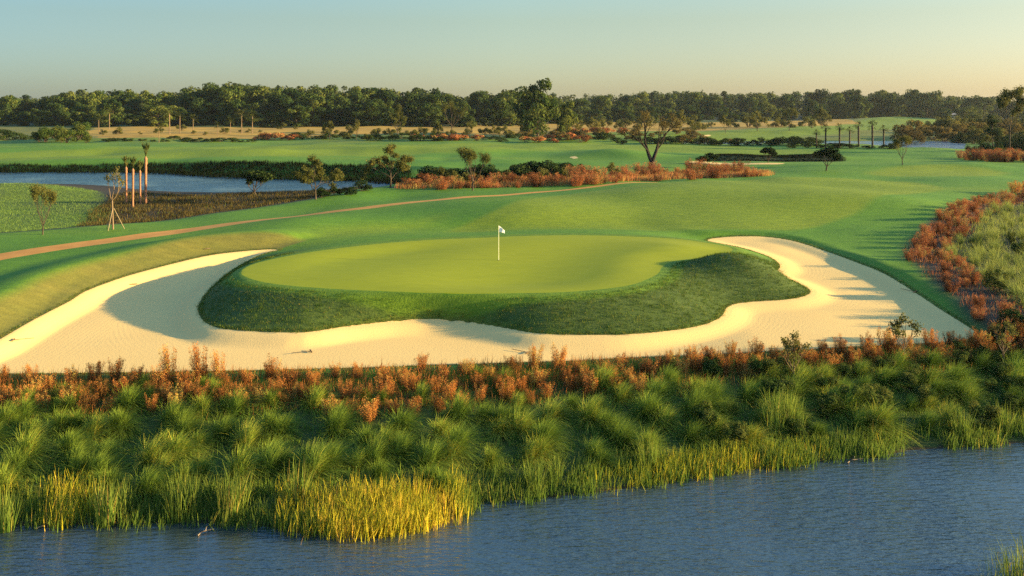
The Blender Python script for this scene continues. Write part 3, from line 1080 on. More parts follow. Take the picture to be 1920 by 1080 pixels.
rl = ['rust red shrub on the bank left of the golden reeds', 'rust red shrub below the sand in the middle of the bank', 'rust red shrub on the bank below the right arm of the bunker']
cl = ['arching green cordgrass clump on the left part of the bank', 'arching green cordgrass clump in the middle of the bank', 'arching green cordgrass clump on the right part of the bank']
nred = 0
for i in range(150):
    px = -70 + (i + rr(-.4, .4)) * 2060 / 150
    v = (0.09, 0.18, 0.27)[i % 3] + rr(-.04, .04)
    if px > 1250:
        v = (0.03, 0.10, 0.18)[i % 3] + rr(-.03, .03)
    if 620 < px < 1000:
        v = (0.08, 0.21, 0.34)[i % 3] + rr(-.05, .05)
    x, y = bank_xy(px, v)
    s = rr(0.50, 0.80) if px < 1200 else rr(0.5, 0.82)
    K_RED.place(random.randrange(6), (x, y, H1(x, y)), rr(0, 6.28), (s, s, s * rr(0.85, 1.1)), rl[third(px)], 'rust red shrubs along the lake bank')
for px, s in ((375, 1.35), (318, 1.3), (411, 1.1)):
    x, y = bank_xy(px, 0.08)
    K_RED.place(2, (x, y, H1(x, y)), 1.0, (s * 0.55, s * 0.55, s), 'tall narrow rust red plume standing above its row against the sand', 'tall red plumes')
for row in range(6):
    nrow = 28
    for i in range(nrow):
        px = -80 + (i + 0.5 * (row % 2) + rr(-.55, .55)) * 2080 / nrow
        v = 0.34 + row * 0.088 + rr(-.07, .07)
        if 640 < px < 960 and row == 0:
            continue
        if px > 1100:
            v -= 0.05 * (1 - row / 5)
        x, y = bank_xy(px, v)
        s = rr(0.55, 1.0)
        K_CORD.place(random.randrange(9), (x, y, H1(x, y)), rr(-0.9, 0.9), (s, s, s * rr(0.85, 1.1)), cl[third(px)], 'cordgrass clumps covering the lake bank')

for i in range(26):
    px = rr(-60, 1300)
    x, y = bank_xy(px, rr(0.1, 0.32))
    s = rr(0.4, 0.62)
    K_CORD.place(random.randrange(9), (x, y, H1(x, y)), rr(-0.9, 0.9), (s, s, s * 1.1), 'small green grass clump growing among the rust shrubs', 'small grass clumps among the rust shrubs')
# leafy weeds on the right of the bank
for i in range(46):
    px = rr(1330, 1960)
    v = rr(0.2, 0.85)
    x, y = bank_xy(px, v)
    s = rr(0.7, 1.3)
    K_LEAFY.place(random.randrange(4), (x, y, H1(x, y)), rr(0, 6.28), (s, s, s), 'leafy green weed bush among the grass on the right of the bank', 'leafy bushes on the right of the bank')
for i in range(8):
    px = rr(1800, 1990)
    v = rr(-0.25, 0.3)
    x, y = bank_xy(px, v)
    s = rr(0.8, 1.3)
    K_DARK.place(random.randrange(4), (x, y, H1(x, y)), rr(0, 6.28), (s, s, s), 'dark green bush in the corner below the right end of the sand', 'dark bushes in the right corner of the bank')

# saplings
for px, top, v, lab in ((1490, 618, 0.34, 'thin sapling with sparse tips rising in front of the sand'), (1697, 592, 0.22, 'taller thin sapling near the shaded end of the sand'),
                        (1880, 600, 0.30, 'spreading sapling at the right edge of the bank')):
    x, y = bank_xy(px, v)
    z = H1(x, y)
    H = ZC - (top - YH) * y / F - z
    Proto([b_young(700 + px, 'olive', 'sapling', H, 3, 13, 0.045, 0.6, 0.3, 'palebark', 0.03, 3, 0.35)]).place(0, (x, y, z), 0, (1, 1, 1), lab, None)

# cattail clumps standing apart
for px, v, s in ((12, 1.02, 1.0), (200, 0.99, 1.1), (225, 0.96, 0.9), (335, 0.98, 1.0), (350, 0.95, 1.1), (430, 0.97, 1.0), (445, 0.93, 1.1), (560, 0.86, 1.0), (1000, 0.94, 0.8), (1040, 0.9, 0.7), (1215, 0.9, 0.9), (1470, 0.70, 1.15), (1450, 0.74, 1.0), (1490, 0.74, 1.0), (1880, 0.9, 0.9), (1800, 0.92, 0.9)):
    x, y = bank_xy(px, v)
    K_CAT.place(random.randrange(4), (x, y, max(H1(x, y), LAKE - 0.2)), rr(0, 6.28), (s, s, s), 'upright green cattail clump at the water edge ' + ('left of the golden reeds' if px < 600 else 'right of the golden reeds'), 'cattail clumps along the shore')
x, y = 0.585 * 23.2, 23.2
for k, (dx, s) in enumerate(((-0.55, 0.8), (-0.15, 1.0), (0.3, 1.1), (0.7, 1.15))):
    K_CAT.place(k, (x + dx, y - 0.25 + 0.1 * k, LAKE - 0.75), k, (s, s, s * 1.12), 'green reed tips in the bottom right corner of the lake', 'reeds in the near right corner')


def scatter_blades(name, pts, hgt, mat, label, cat, spread=0.12, per=8, seed=1, droop=(0.0, 0.3), w=(0.02, 0.035), rad=0.12, hj=(0.6, 1.1), rmean=0.4, segs=3, zoff=-0.05, clumpvar=0.18):
    rng = np.random.default_rng(seed)
    pts = np.asarray(pts)
    z = height(pts[:, 0], pts[:, 1]) + zoff
    n = len(pts) * per
    b = np.repeat(np.stack([pts[:, 0], pts[:, 1], z], 1), per, 0)
    b[:, :2] += rng.normal(0, rad, (n, 2))
    az = rng.uniform(0, 2 * math.pi, n)
    th = np.abs(rng.normal(0, spread, n)).clip(0, 1.3)
    d = np.stack([np.sin(th) * np.cos(az), np.sin(th) * np.sin(az), np.cos(th)], 1)
    cr = np.repeat(rng.normal(rmean, clumpvar, len(pts)), per)
    hh = np.repeat(rng.uniform(0.75, 1.15, len(pts)), per) * (np.repeat(np.asarray(hgt), per) if np.ndim(hgt) else hgt)
    g = Geo()
    g.ribbons(b, d, hh * rng.uniform(*hj, n), rng.uniform(*droop, n), rng.uniform(*w, n), segs, np.clip(cr + rng.normal(0, 0.15, n), 0, 1), np.stack([rng.normal(0.05, .08, n), rng.normal(0, .06, n), np.zeros(n)], 1))
    return obj(name, g.build(name, MT[mat]), label=label, cat=cat, kind='stuff')


def scatter_in(pl, n, rng):
    lo, hi = pl.min(0), pl.max(0)
    out = []
    while len(out) < n:
        q = rng.uniform(lo, hi, (4 * n, 2))
        out += list(q[inside(pl, q[:, 0], q[:, 1])])
    return np.array(out[:n])


rs = np.random.default_rng(5)
pts = [bank_xy(px, v) for px, v in zip(rs.uniform(-90, 2000, 1500), 0.82 + 0.20 * rs.uniform(0, 1, 1500) ** 0.8) if not (600 < px < 840 and v > 0.86) and vnoise(np.array([px / 38.0]), np.array([v * 6.0]), 31)[0] > 0.36]
scatter_blades('reeds', pts, 0.66, 'reed', 'mixed green and straw reeds fringing the lake shore', 'reeds', per=13, seed=2, w=(0.016, 0.03), spread=0.26, hj=(0.45, 1.25), droop=(0.0, 0.45), rad=0.16, clumpvar=0.26)
pts = [bank_xy(px, v) for px, v in zip(705 + 150 * np.clip(rs.normal(0, 0.55, 400), -1.15, 1.08), 0.80 + 0.22 * rs.uniform(0, 1, 400) ** 0.7)]
scatter_blades('golden_reeds', pts, 0.78, 'gold', 'golden yellow reed patch jutting into the lake', 'reeds', per=14, seed=3, w=(0.016, 0.03), rmean=0.55, spread=0.24, hj=(0.5, 1.2), clumpvar=0.28, rad=0.16)
pts = [bank_xy(px, v) for px, v in zip(125 + 30 * rs.normal(0, 1, 90), 0.84 + 0.16 * rs.uniform(0, 1, 90))]
scatter_blades('golden_reeds', pts, 0.9, 'gold', 'smaller yellow reed patch near the left end of the shore', 'reeds', per=11, seed=4, w=(0.016, 0.03), rmean=0.4, spread=0.26, hj=(0.5, 1.2), clumpvar=0.28, rad=0.16)
pts = [bank_xy(px, v) for px, v in zip(1340 + 110 * rs.normal(0, 1, 260), 0.86 + 0.15 * rs.uniform(0, 1, 260))]
scatter_blades('straw_reeds', pts, 0.65, 'gold', 'straw tinted low reeds along the right part of the shore', 'reeds', per=9, seed=6, w=(0.014, 0.026), rmean=0.25, spread=0.3, hj=(0.4, 1.2), clumpvar=0.28, rad=0.18)
pts = [bank_xy(px, v) for px, v in zip(rs.uniform(-90, 1900, 2500), rs.uniform(0.02, 0.33, 2500) * np.where(rs.uniform(0, 1, 2500) < 0.5, 1.0, 0.6))]
scatter_blades('rusty_grass', pts, 0.55, 'red', 'fine rust coloured grass between the rust shrubs on the bank', 'grass', spread=0.35, per=9, seed=41, droop=(0.0, 0.5), w=(0.012, 0.024), rad=0.2, rmean=0.4, clumpvar=0.28)
# ground cover filling the gaps between the clumps on the bank
pts = [bank_xy(px, v) for px, v in zip(rs.uniform(-90, 2000, 4200), rs.uniform(0.14, 0.88, 4200))]
scatter_blades('undergrowth', pts, 0.42, 'cord', 'low green grass between the clumps on the bank', 'grass', spread=0.5, per=6, seed=7, droop=(0.1, 0.6), rmean=0.25)

# shaggy rough on the face of the raised green and along the sand edges
pts = scatter_in(ISLAND, 42000, rs)
dg, db_ = sdf(GREEN, pts[:, 0], pts[:, 1]), sdf(BUNKER, pts[:, 0], pts[:, 1])
k = (dg < -0.55) & (db_ < -0.02) & (pts[:, 1] < 57)
scatter_blades('rough_grass', pts[k], 0.17, 'tuft', 'shaggy dark rough grass on the face of the raised green', 'grass', spread=0.5, per=7, seed=8, droop=(0.1, 0.6), w=(0.010, 0.02), rad=0.10, segs=2, zoff=-0.01, clumpvar=0.22)
seg = np.roll(BUNKER, -1, 0) - BUNKER
ln = np.linalg.norm(seg, axis=1)
cum = np.concatenate([[0], np.cumsum(ln)])
ss = rs.uniform(0, cum[-1], 7000)
ii = np.clip(np.searchsorted(cum, ss) - 1, 0, len(BUNKER) - 1)
tt = (ss - cum[ii]) / ln[ii]
pt = BUNKER[ii] + seg[ii] * tt[:, None]
nrm = np.stack([seg[ii][:, 1], -seg[ii][:, 0]], 1) / ln[ii][:, None]
cands = [pt + nrm * sgn * rs.uniform(0.02, 0.30, (len(pt), 1)) for sgn in (1, -1)]
pts = np.concatenate(cands)
k = (sdf(BUNKER, pts[:, 0], pts[:, 1]) < -0.01) & (np.abs(pts[:, 0]) < 40)
scatter_blades('edge_grass', pts[k], 0.12, 'tuft', 'ragged grass fringe overhanging the bunker edge', 'grass', spread=0.6, per=5, seed=9, droop=(0.2, 0.7), w=(0.012, 0.022), rad=0.05, segs=2, zoff=-0.01, rmean=0.6, clumpvar=0.25)

# --- planting bed on the right
pts = scatter_in(BED, 5200, rs)
pts = pts[pts[:, 0] < 0.66 * pts[:, 1]]
ds = sdf(BED, pts[:, 0], pts[:, 1])
scatter_blades('rusty_grass', pts[(ds > 0.3) & (ds < 3.4)], 0.45, 'rust', 'fine rust grass along the edge of the right bed', 'grass', spread=0.4, per=9, seed=42, droop=(0.0, 0.5), w=(0.02, 0.035), rad=0.25, rmean=0.45, clumpvar=0.28)
scatter_blades('bed_grass', pts[ds > 2.8], 0.6, 'pale', 'pale green grass filling the right bed', 'grass', spread=0.5, per=9, seed=43, droop=(0.1, 0.6), w=(0.02, 0.035), rad=0.3, rmean=0.4, clumpvar=0.28)
pts = scatter_in(BED, 4000, rs)
pts = pts[pts[:, 0] < 0.66 * pts[:, 1]]
ds = sdf(BED, pts[:, 0], pts[:, 1])
nr_, np2, nd_ = 0, 0, 0
order = rs.permutation(len(pts))
taken = []
for i in order:
    x, y = pts[i]
    px = CX + x / y * F
    if px > 1975:
        continue
    dmin = 0.75 if ds[i] < 2.6 else 1.05
    if any((x - a) ** 2 + (y - b) ** 2 < (dmin * (1 + (y - 45) / 70)) ** 2 for a, b in taken):
        continue
    if ds[i] < 3.0:
        if nr_ >= 62:
            continue
        s = rr(0.42, 0.72) * (1.0 if y < 62 else 1.3)
        K_RUST.place(random.randrange(6), (x, y, H1(x, y)), rr(0, 6.28), (s * 1.5, s * 1.5, s), 'rust red shrub edging the grass bed right of the bunker', 'red shrubs edging the right bed')
        nr_ += 1
    else:
        if np2 >= 120:
            continue
        s = rr(0.8, 1.25)
        if rr(0, 1) < 0.12:
            K_LEAFY.place(random.randrange(4), (x, y, H1(x, y)), rr(0, 6.28), (s, s, s * 1.2), 'leafy green bush in the pale grass bed right of the bunker', 'leafy bushes in the right bed')
        else:
            K_PALE.place(random.randrange(4), (x, y, H1(x, y)), rr(0, 6.28), (s, s, s), 'pale green grass clump in the bed right of the bunker', 'pale grass clumps in the right bed')
        np2 += 1
    taken.append((x, y))
for px, py in ((1905, 362), (1925, 364), (1945, 366)):
    x, y, z = pick(px, py)
    K_RED.place(1, (x, y, z), rr(0, 6), (1.6, 1.6, 1.2), 'rust red shrub alone at the right edge beyond the bed', 'red shrubs at the far end of the right edge')

# --- marsh on the left
scatter_blades('marsh_grass', scatter_in(MARSH, 7000, rs), 0.30, 'marsh', 'pale green marsh grass beside the pond', 'grass', spread=0.45, per=8, seed=12, droop=(0.1, 0.5), w=(0.012, 0.03), rad=0.4, segs=2, clumpvar=0.10)
BROWNM = poly([(150, 436), (230, 428), (320, 416), (420, 401), (520, 387), (610, 375), (660, 363), (700, 358), (640, 359), (480, 364), (380, 365), (280, 363), (215, 366)], -0.5, 2)
scatter_blades('marsh_scrub', scatter_in(BROWNM, 3600, rs), 0.5, 'brownmarsh', 'low brown marsh scrub between pond and fairway', 'ground cover', spread=0.6, per=8, seed=13, droop=(0.0, 0.5), w=(0.03, 0.06), rad=0.3, segs=2, clumpvar=0.28)
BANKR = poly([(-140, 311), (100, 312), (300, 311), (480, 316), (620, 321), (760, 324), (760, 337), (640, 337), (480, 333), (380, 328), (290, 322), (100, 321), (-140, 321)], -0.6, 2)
scatter_blades('bank_reeds', scatter_in(BANKR, 6500, rs), 0.75, 'bankshade', 'reeds coloured dark for shade on the far bank of the pond', 'reeds', spread=0.25, per=6, seed=14, w=(0.05, 0.09), rad=0.35, segs=2, clumpvar=0.2)  # the dark blade colour carries the shade of this bank


def single(b, px, py, top, lab, group=None, base_h=None, wide=1.0, rz=0.0):
    """place a tree so that its foot is at (px, py) and its tip at row top of the photo."""
    x, y, z = pick(px, py)
    H = (py - top) * y / F
    s = H / base_h
    return b.place(random.randrange(len(b.b)), (x, y, z), rz, (s * wide, s * wide, s), lab, group)


K_YO = Proto([b_young(800 + i, 'olive', 'young_tree', 5.0, 4, 52, 0.075, 0.8, 0.20, 'bark', 0.07, 4, 0.2) for i in range(3)])
K_YS = Proto([b_young(820 + i, 'olive', 'sparse_tree', 5.0, 4, 30, 0.06, 0.6, 0.16, 'bark', 0.055, 4, 0.35) for i in range(3)])
K_YD = Proto([b_young(840 + i, 'darkshrub', 'dark_tree', 4.0, 4, 24, 0.11, 0.8, 0.14, 'bark', 0.07, 4, 0.4) for i in range(3)])
single(K_YO, 592, 374, 290, 'rounded young olive green tree leaning on a pale trunk by the pond', None, 5.0, 1.15)
single(K_YO, 732, 352, 268, 'young tree with a broad ragged crown at the right end of the pond', None, 5.0, 1.1, 2.0)
single(K_YS, 886, 357, 274, 'thin young tree rooted in a mulch ring beside the fairway path', None, 5.0, 1.0, 1.0)
single(K_YD, 478, 366, 320, 'low dark tree on the near shore of the pond', None, 4.0, 1.6)
single(K_YS, 80, 440, 343, 'thin young green tree in the pale marsh grass', None, 5.0, 0.7, 1.0)
single(K_YD, 1328, 316, 286, 'small dark tree rising behind the red strip', None, 4.0, 1.5)
single(K_YD, 1440, 305, 275, 'small dark tree in front of the far bunker', None, 4.0, 1.2, 1.0)
single(K_YD, 1549, 320, 274, 'small dark tree at the right end of the far bunker', None, 4.0, 1.1, 2.0)
single(K_YS, 1692, 309, 252, 'thin leaning tree in front of the far pond', None, 5.0, 0.9, 3.0)


# staked tree
def b_staked():
    r = b_young(901, 'olive', 'staked_tree', 6.0, 3, 11, 0.10, 0.4, 0.5, 'palebark', 0.08, 2, 0.6)()
    for k in range(3):
        az = k * 2.1 + 0.5
        g = Geo()
        t = np.linspace(0, 1, 4)[:, None]
        p0, p1 = np.array([math.cos(az) * 1.0, math.sin(az) * 1.0, -0.05]), np.array([math.cos(az) * .07, math.sin(az) * .07, 2.0])
        g.tube(p0 * (1 - t) + p1 * t, [0.035] * 4, 6)
        obj('support_stake', g.build('support_stake', MT['stake']), r)
    return r


single(Proto([b_staked]), 212, 430, 312, 'young tree held by pale wooden stakes at the edge of the marsh', None, 6.0, 1.0)

# tied palms by the pond
for px, py, top, tied, lab in ((237, 381, 305, 1, 'bare pinkish palm trunk leftmost of the cluster by the pond'), (249, 389, 308, 1, 'bare pinkish palm trunk standing nearest in the cluster by the pond'),
                               (263, 383, 312, 1, 'shorter bare palm trunk beside the tallest palm by the pond'), (273, 381, 284, 0, 'tallest palm of the cluster by the pond with a dark tuft of fronds')):
    single(K_TIED, px, py, top, lab, None, 6.1, 1.0)
# palms in the distance
for px, py, top in ((318, 252, 208), (337, 253, 216), (362, 252, 222), (432, 250, 224), (453, 250, 210), (473, 250, 214), (298, 262, 236), (408, 256, 232), (185, 250, 222), (205, 242, 210)):
    single(K_PALM, px, py, top, 'slender palm in the golden field before the left tree line', 'palms in the golden field', 6.6, 1.0, rr(0, 6))
for px, py, top in ((1531, 277, 246), (1548, 277, 237), (1574, 277, 236), (1593, 278, 242), (1610, 276, 233), (1636, 276, 230), (1657, 276, 238), (1678, 276, 250)):
    single(K_DPALM, px, py, top, 'palm in the row before the far pond', 'palms in a row before the far pond', 6.6, 1.0, rr(0, 6))

# the forked tree
def b_forked():
    rng = np.random.default_rng(933)
    r = root('forked_tree', 'tree')
    st, lf, tips = Geo(), Geo(), []
    t = np.linspace(0, 1, 5)[:, None]
    st.tube(np.array([[0, 0, -0.1], [0, 0, .3], [0.02, 0, .7], [0.05, 0, 1.0]]), [0.50, 0.42, 0.38, 0.36], 10)
    for x1, z1 in ((-0.85, 3.4), (0.95, 3.6)):
        p = np.array([[0.05, 0, 0.8], [x1 * .35, 0.05, 1.6], [x1 * .7, 0.1, 2.5], [x1, 0.1, z1]])
        st.tube(p, [0.30, 0.27, 0.22, 0.18], 8)
        for k in range(4):
            az = rng.uniform(0, 6.28)
            d = np.array([math.cos(az) * 0.5 + x1 * 0.55, math.sin(az) * 0.5, 0.8])
            grow(st, tips, rng, p[-1] if k < 2 else p[-2], d, 2.1, 0.11, 2, 0.6, 0.12)
    for (q, dd) in tips:
        if rng.uniform() < 0.45 and q[0] > -0.5:
            continue
        m = int(30 * rng.uniform(0.4, 1.3))
        off = sph(rng, m) * rng.uniform(0.1, 1, m)[:, None] * 0.65
        lf.leaves(q + off, off + sph(rng, m) * .3, 0.10 * rng.uniform(.6, 1.3, m), np.clip(rng.normal(.4, .2) + rng.normal(0, .15, m), 0, 1), rng, .5)
    zmax = max(q[0][2] for q in tips)
    for g in (st, lf):
        g.V = [v * (9.5 / (zmax + 0.4)) for v in g.V]
    obj('trunk', st.build('forked_trunk', MT['darkbark']), r)
    obj('crown', lf.build('forked_crown', MT['brownleaf'], False), r)
    return r


single(Proto([b_forked]), 1222, 316, 205, 'dark forked tree with thin ragged crown behind the red strip', None, 9.5, 1.0)

# --- red strip and dark hedge beyond the fairway
def strip(kind, line, n, h, lab, group, jy=2.0, wide=1.0):
    h = (h[0] * 0.8, h[1] * 1.08)
    line = np.array(line, float)
    for i in range(n):
        px = line[0, 0] + (line[-1, 0] - line[0, 0]) * (i + rr(.1, .9)) / n
        py = np.interp(px, line[:, 0], line[:, 1]) + rr(-jy, jy)
        x, y, z = pick(px, py)
        s = rr(*h)
        kind.place(random.randrange(len(kind.b)), (x, y, z), rr(0, 6.28), (s * wide, s * wide, s), lab, group)


strip(K_DARK, [(770, 344), (900, 338), (1000, 336), (1100, 330)], 40, (1.5, 2.8), 'dark green shrub in the hedge behind the red strip', 'dark shrubs behind the red strip', 3.5, 1.2)
strip(K_OLIVE, [(770, 346), (1000, 338), (1180, 332)], 12, (1.6, 2.6), 'olive shrub in the hedge behind the red strip', 'olive shrubs behind the red strip', 3, 1.1)
strip(K_RUST, [(750, 353), (900, 351), (1000, 348), (1100, 345), (1200, 338), (1320, 332), (1440, 329)], 46, (0.8, 1.5), 'rust red shrub in the long strip beyond the fairway', 'rust red shrubs in the strip beyond the fairway', 4.0, 1.5)
STRIPP = ground_poly([(745, 354), (900, 352.5), (1000, 350), (1100, 346), (1200, 340), (1320, 334), (1440, 330), (1445, 325), (1320, 324), (1200, 330), (1100, 338), (1000, 343), (880, 347), (755, 349)])
scatter_blades('rusty_grass', scatter_in(STRIPP, 2600, rs), 0.95, 'rust', 'fine rust grass in the long strip beyond the fairway', 'grass', spread=0.35, per=9, seed=45, w=(0.03, 0.06), rad=0.35, segs=2, rmean=0.42, clumpvar=0.26)
strip(K_RUST, [(1060, 339), (1240, 328), (1400, 323)], 14, (0.9, 1.9), 'rust red shrub in the back row of the strip beyond the fairway', 'rust red shrubs in the back row of the strip', 2.0, 1.5)
strip(K_DARK, [(590, 372), (640, 366), (700, 357)], 7, (0.9, 1.5), 'small dark shrub where the pond meets the fairway', 'shrubs at the right end of the pond', 2.0, 1.1)

scatter_blades('bank_shade_blades', scatter_in(BUNKBACK, 5200, rs), 0.35, 'bankshade', 'added dark blades imitating shade on the bank behind the far bunker', 'grass', spread=0.3, per=7, seed=44, w=(0.05, 0.09), rad=0.35, segs=2, clumpvar=0.2)  # blades added to make the bank face look shaded
# --- far shrub bands
strip(K_LEAFY, [(70, 264), (165, 264)], 12, (3.0, 5.5), 'green bush in the dense group at the far left', 'green bushes at the far left', 2.0, 1.2)
strip(K_DARK, [(-40, 262), (70, 263)], 6, (1.5, 4.0), 'dark bush in the low row at the left edge', 'dark bushes at the left edge', 1.5, 1.3)
strip(K_DARK, [(180, 266), (480, 266)], 16, (0.8, 1.4), 'low dark shrub along the foot of the golden field', 'low dark shrubs below the golden field', 1.0, 2.4)
strip(K_BUSHRED, [(475, 262), (560, 262)], 6, (1.8, 2.6), 'reddish bush below the left palms', 'reddish bushes below the palms', 1.5, 1.8)
strip(K_DARK, [(540, 260), (990, 263)], 24, (1.2, 2.4), 'dark shrub in the broken band before the golden field', 'dark shrubs before the golden field', 2.0, 2.0)
strip(K_BUSHRED, [(780, 263), (900, 263)], 7, (1.5, 2.4), 'reddish bush in the broken band before the golden field', 'reddish bushes before the golden field', 1.5, 1.8)
strip(K_BUSHRED, [(985, 267), (1090, 266)], 9, (1.8, 2.8), 'reddish bush at the foot of the tallest tree', 'reddish bushes below the tallest tree', 2.0, 1.8)
strip(K_BUSHRED, [(1040, 250), (1180, 250)], 10, (2.0, 3.0), 'reddish bush right of the tallest tree', 'reddish bushes right of the tallest tree', 3.0, 1.8)
strip(K_DARK, [(1090, 266), (1540, 274)], 26, (1.5, 2.8), 'dark shrub in the band behind the forked tree', 'dark shrubs behind the forked tree', 2.0, 1.9)
strip(K_BROWN, [(1240, 268), (1400, 268)], 9, (1.5, 2.8), 'brown scrub bush behind the forked tree', 'brown scrub behind the forked tree', 2.0, 1.7)
strip(K_OLIVE, [(1060, 245), (1560, 236)], 24, (4.0, 8.5), 'olive bush at the foot of the right tree line', 'olive bushes before the right tree line', 3.0, 1.0)
strip(K_DARK, [(1480, 277), (1690, 279)], 10, (0.8, 1.5), 'low dark shrub at the foot of the palm row', 'low shrubs below the palm row', 1.0, 2.2)
strip(K_BROWN, [(1690, 258), (1960, 258)], 26, (3.0, 6.5), 'brown scrub bush beyond the far pond', 'brown scrub beyond the far pond', 6.0, 1.2)
strip(K_OLIVE, [(1790, 268), (1970, 276)], 16, (3.0, 6.0), 'olive bush in the thicket at the right edge', 'olive bushes in the right thicket', 6.0, 1.1)
strip(K_DARK, [(1815, 284), (1970, 286)], 8, (2.0, 4.0), 'dark bush behind the red shrubs at the right edge', 'dark bushes in the right thicket', 2.0, 1.1)
strip(K_RUST, [(1800, 297), (1850, 302), (1970, 303)], 18, (1.3, 2.0), 'rust red shrub before the thicket at the right edge', 'red shrubs before the right thicket', 2.0, 1.7)
strip(K_OLIVE, [(190, 252), (560, 246)], 14, (1.4, 3.4), 'olive bush standing in the golden field', 'olive bushes in the golden field', 6.0, 1.2)
strip(K_OLIVE, [(560, 259), (1000, 252)], 16, (1.6, 4.2), 'olive bush scattered before the left tree line', 'olive bushes before the left tree line', 3.0, 1.3)
strip(K_BROWN, [(980, 263), (1300, 256)], 14, (1.8, 3.6), 'brown bush right of the tallest tree', 'brown bushes right of the tallest tree', 4.0, 1.4)
strip(K_OLIVE, [(1735, 246), (1965, 252)], 18, (4.0, 7.5), 'tall olive bush at the back of the right thicket', 'tall olive bushes at the back of the right thicket', 4.0, 1.0)
# small trees in the middle distance
for k, (px, py, top, wd) in enumerate(((618, 262, 226, .7), (668, 262, 222, .7), (745, 258, 196, .75), (848, 247, 188, 1.0), (822, 262, 228, .8), (880, 262, 228, .7), (925, 262, 236, .9), (1300, 266, 228, .9), (1275, 250, 205, .9), (1360, 250, 214, .9), (1420, 246, 208, 1.0), (1480, 244, 200, .9), (1540, 240, 200, .9))):
    single(K_YO if k % 2 == 0 else K_YS, px, py, top, 'airy young tree standing before the ' + ('left' if px < 1000 else 'right') + ' tree line', 'young trees before the ' + ('left' if px < 1000 else 'right') + ' tree line', 5.0, wd, rr(0, 6))
single(K_OAK, 1008, 256, 143, 'tallest round crowned tree rising above the tree line', None, 1.0, 0.85)
single(K_OAK, 1062, 252, 186, 'lower tree close to the right of the tallest tree', None, 1.0, 0.8)
single(Proto([b_young(950, 'olive', 'tall_tree', 13.0, 4, 30, 0.20, 0.55, 0.42, 'bark', 0.13, 4, 0.4)]), 1893, 292, 160, 'tall thin ragged tree standing out above the thicket at the right edge', None, 13.0, 0.8)
single(K_PINE, 1862, 286, 205, 'shorter ragged pine beside the tall thin one', None, 1.0, 0.9)

# --- the tree line
prof_x = [-100, 0, 40, 90, 150, 200, 250, 300, 340, 380, 420, 470, 520, 560, 600, 650, 740, 800, 870, 920, 960, 1010, 1060, 1100, 1150, 1210, 1280, 1340, 1400, 1450, 1500, 1580, 1650, 1720, 1780, 1850, 1920, 2020]
prof_y = [178, 176, 168, 180, 156, 166, 166, 163, 165, 160, 148, 154, 152, 158, 153, 155, 158, 161, 171, 166, 163, 168, 173, 173, 171, 166, 166, 170, 170, 168, 166, 164, 168, 166, 171, 177, 184, 186]
for row, (Yl, Yr, low, n) in enumerate(((455, 640, 26, 40), (485, 690, 8, 46), (520, 740, 0, 46), (465, 600, 44, 52), (445, 580, 52, 44))):
    for i in range(n):
        px = -70 + (i + rr(.1, .9)) * 2070 / n
        Y = Yl + (Yr - Yl) * float(smooth(900, 1250, np.array(px))) + rr(-12, 12)
        if 1560 < px < 1770 and row in (0, 3, 4):
            Y += 120
        pt_ = np.interp(px, prof_x, prof_y) + low * rr(0.5, 1.1) + rr(-3, 7)
        x = (px - CX) / F * Y
        z = H1(x, Y) - 0.3
        H = ZC + (YH - pt_) * Y / F - z
        H = max(H, 5.0)
        pine = rr(0, 1) < (0.12 if px < 1050 else 0.32) and row < 3
        kind = K_PINE if pine else K_OAK
        lab = ('dark leafy tree' if not pine else 'slim pine') + ' in the ' + ('front edge' if row in (0, 3, 4) else 'taller back rows') + ' of the ' + ('left' if px < 1000 else 'right') + ' tree line'
        wd = rr(0.85, 1.25) * (1.35 if row >= 3 else 1.0)
        kind.place(random.randrange(len(kind.b)), (x, Y, z), rr(0, 6.28), (H * wd, H * wd, H), lab, ('pines' if pine else 'leafy trees') + ' of the far tree line')

# far wood behind, one mass
rng = np.random.default_rng(77)
g = Geo()
for i in range(520):
    px = rng.uniform(-120, 1040) if i < 200 else rng.uniform(1000, 2060)
    left = px < 1020
    Y = rng.uniform(545, 640) if left else rng.uniform(760, 960)
    x = (px - CX) / F * Y
    zt = ZC + (YH - (np.interp(px, prof_x, prof_y) + rng.uniform(2, 16))) * Y / F
    for q in range(9):
        m = 34
        u = sph(rng, m)
        zc = zt * rng.uniform(0.05, 0.9)
        c0 = np.array([x + rng.normal(0, 4), Y + rng.normal(0, 4), zc])
        g.leaves(c0 + u * np.array([4.0, 4.0, 2.6]) * rng.uniform(.5, 1.1, (m, 1)), u + sph(rng, m) * .6, rng.uniform(0.8, 1.6, m), np.clip(rng.normal(.45, .2) + rng.normal(0, .15, m), 0, 1), rng, .6)
obj('forest', g.build('forest', MT['pine'], False), label='distant wood closing the horizon behind the tree line', cat='wood', kind='stuff')


# ---------------------------------------------------------------- small things
def box(g, c, s, rnd=0.5, rz=0.0):
    c, s = np.array(c, float), np.array(s, float) / 2
    v = np.array([[-1, -1, -1], [1, -1, -1], [1, 1, -1], [-1, 1, -1], [-1, -1, 1], [1, -1, 1], [1, 1, 1], [-1, 1, 1]], float) * s
    R = np.array([[math.cos(rz), -math.sin(rz), 0], [math.sin(rz), math.cos(rz), 0], [0, 0, 1]])
    g.add(v @ R.T + c, [[0, 3, 2, 1], [4, 5, 6, 7], [0, 1, 5, 4], [1, 2, 6, 5], [2, 3, 7, 6], [3, 0, 4, 7]], rnd)


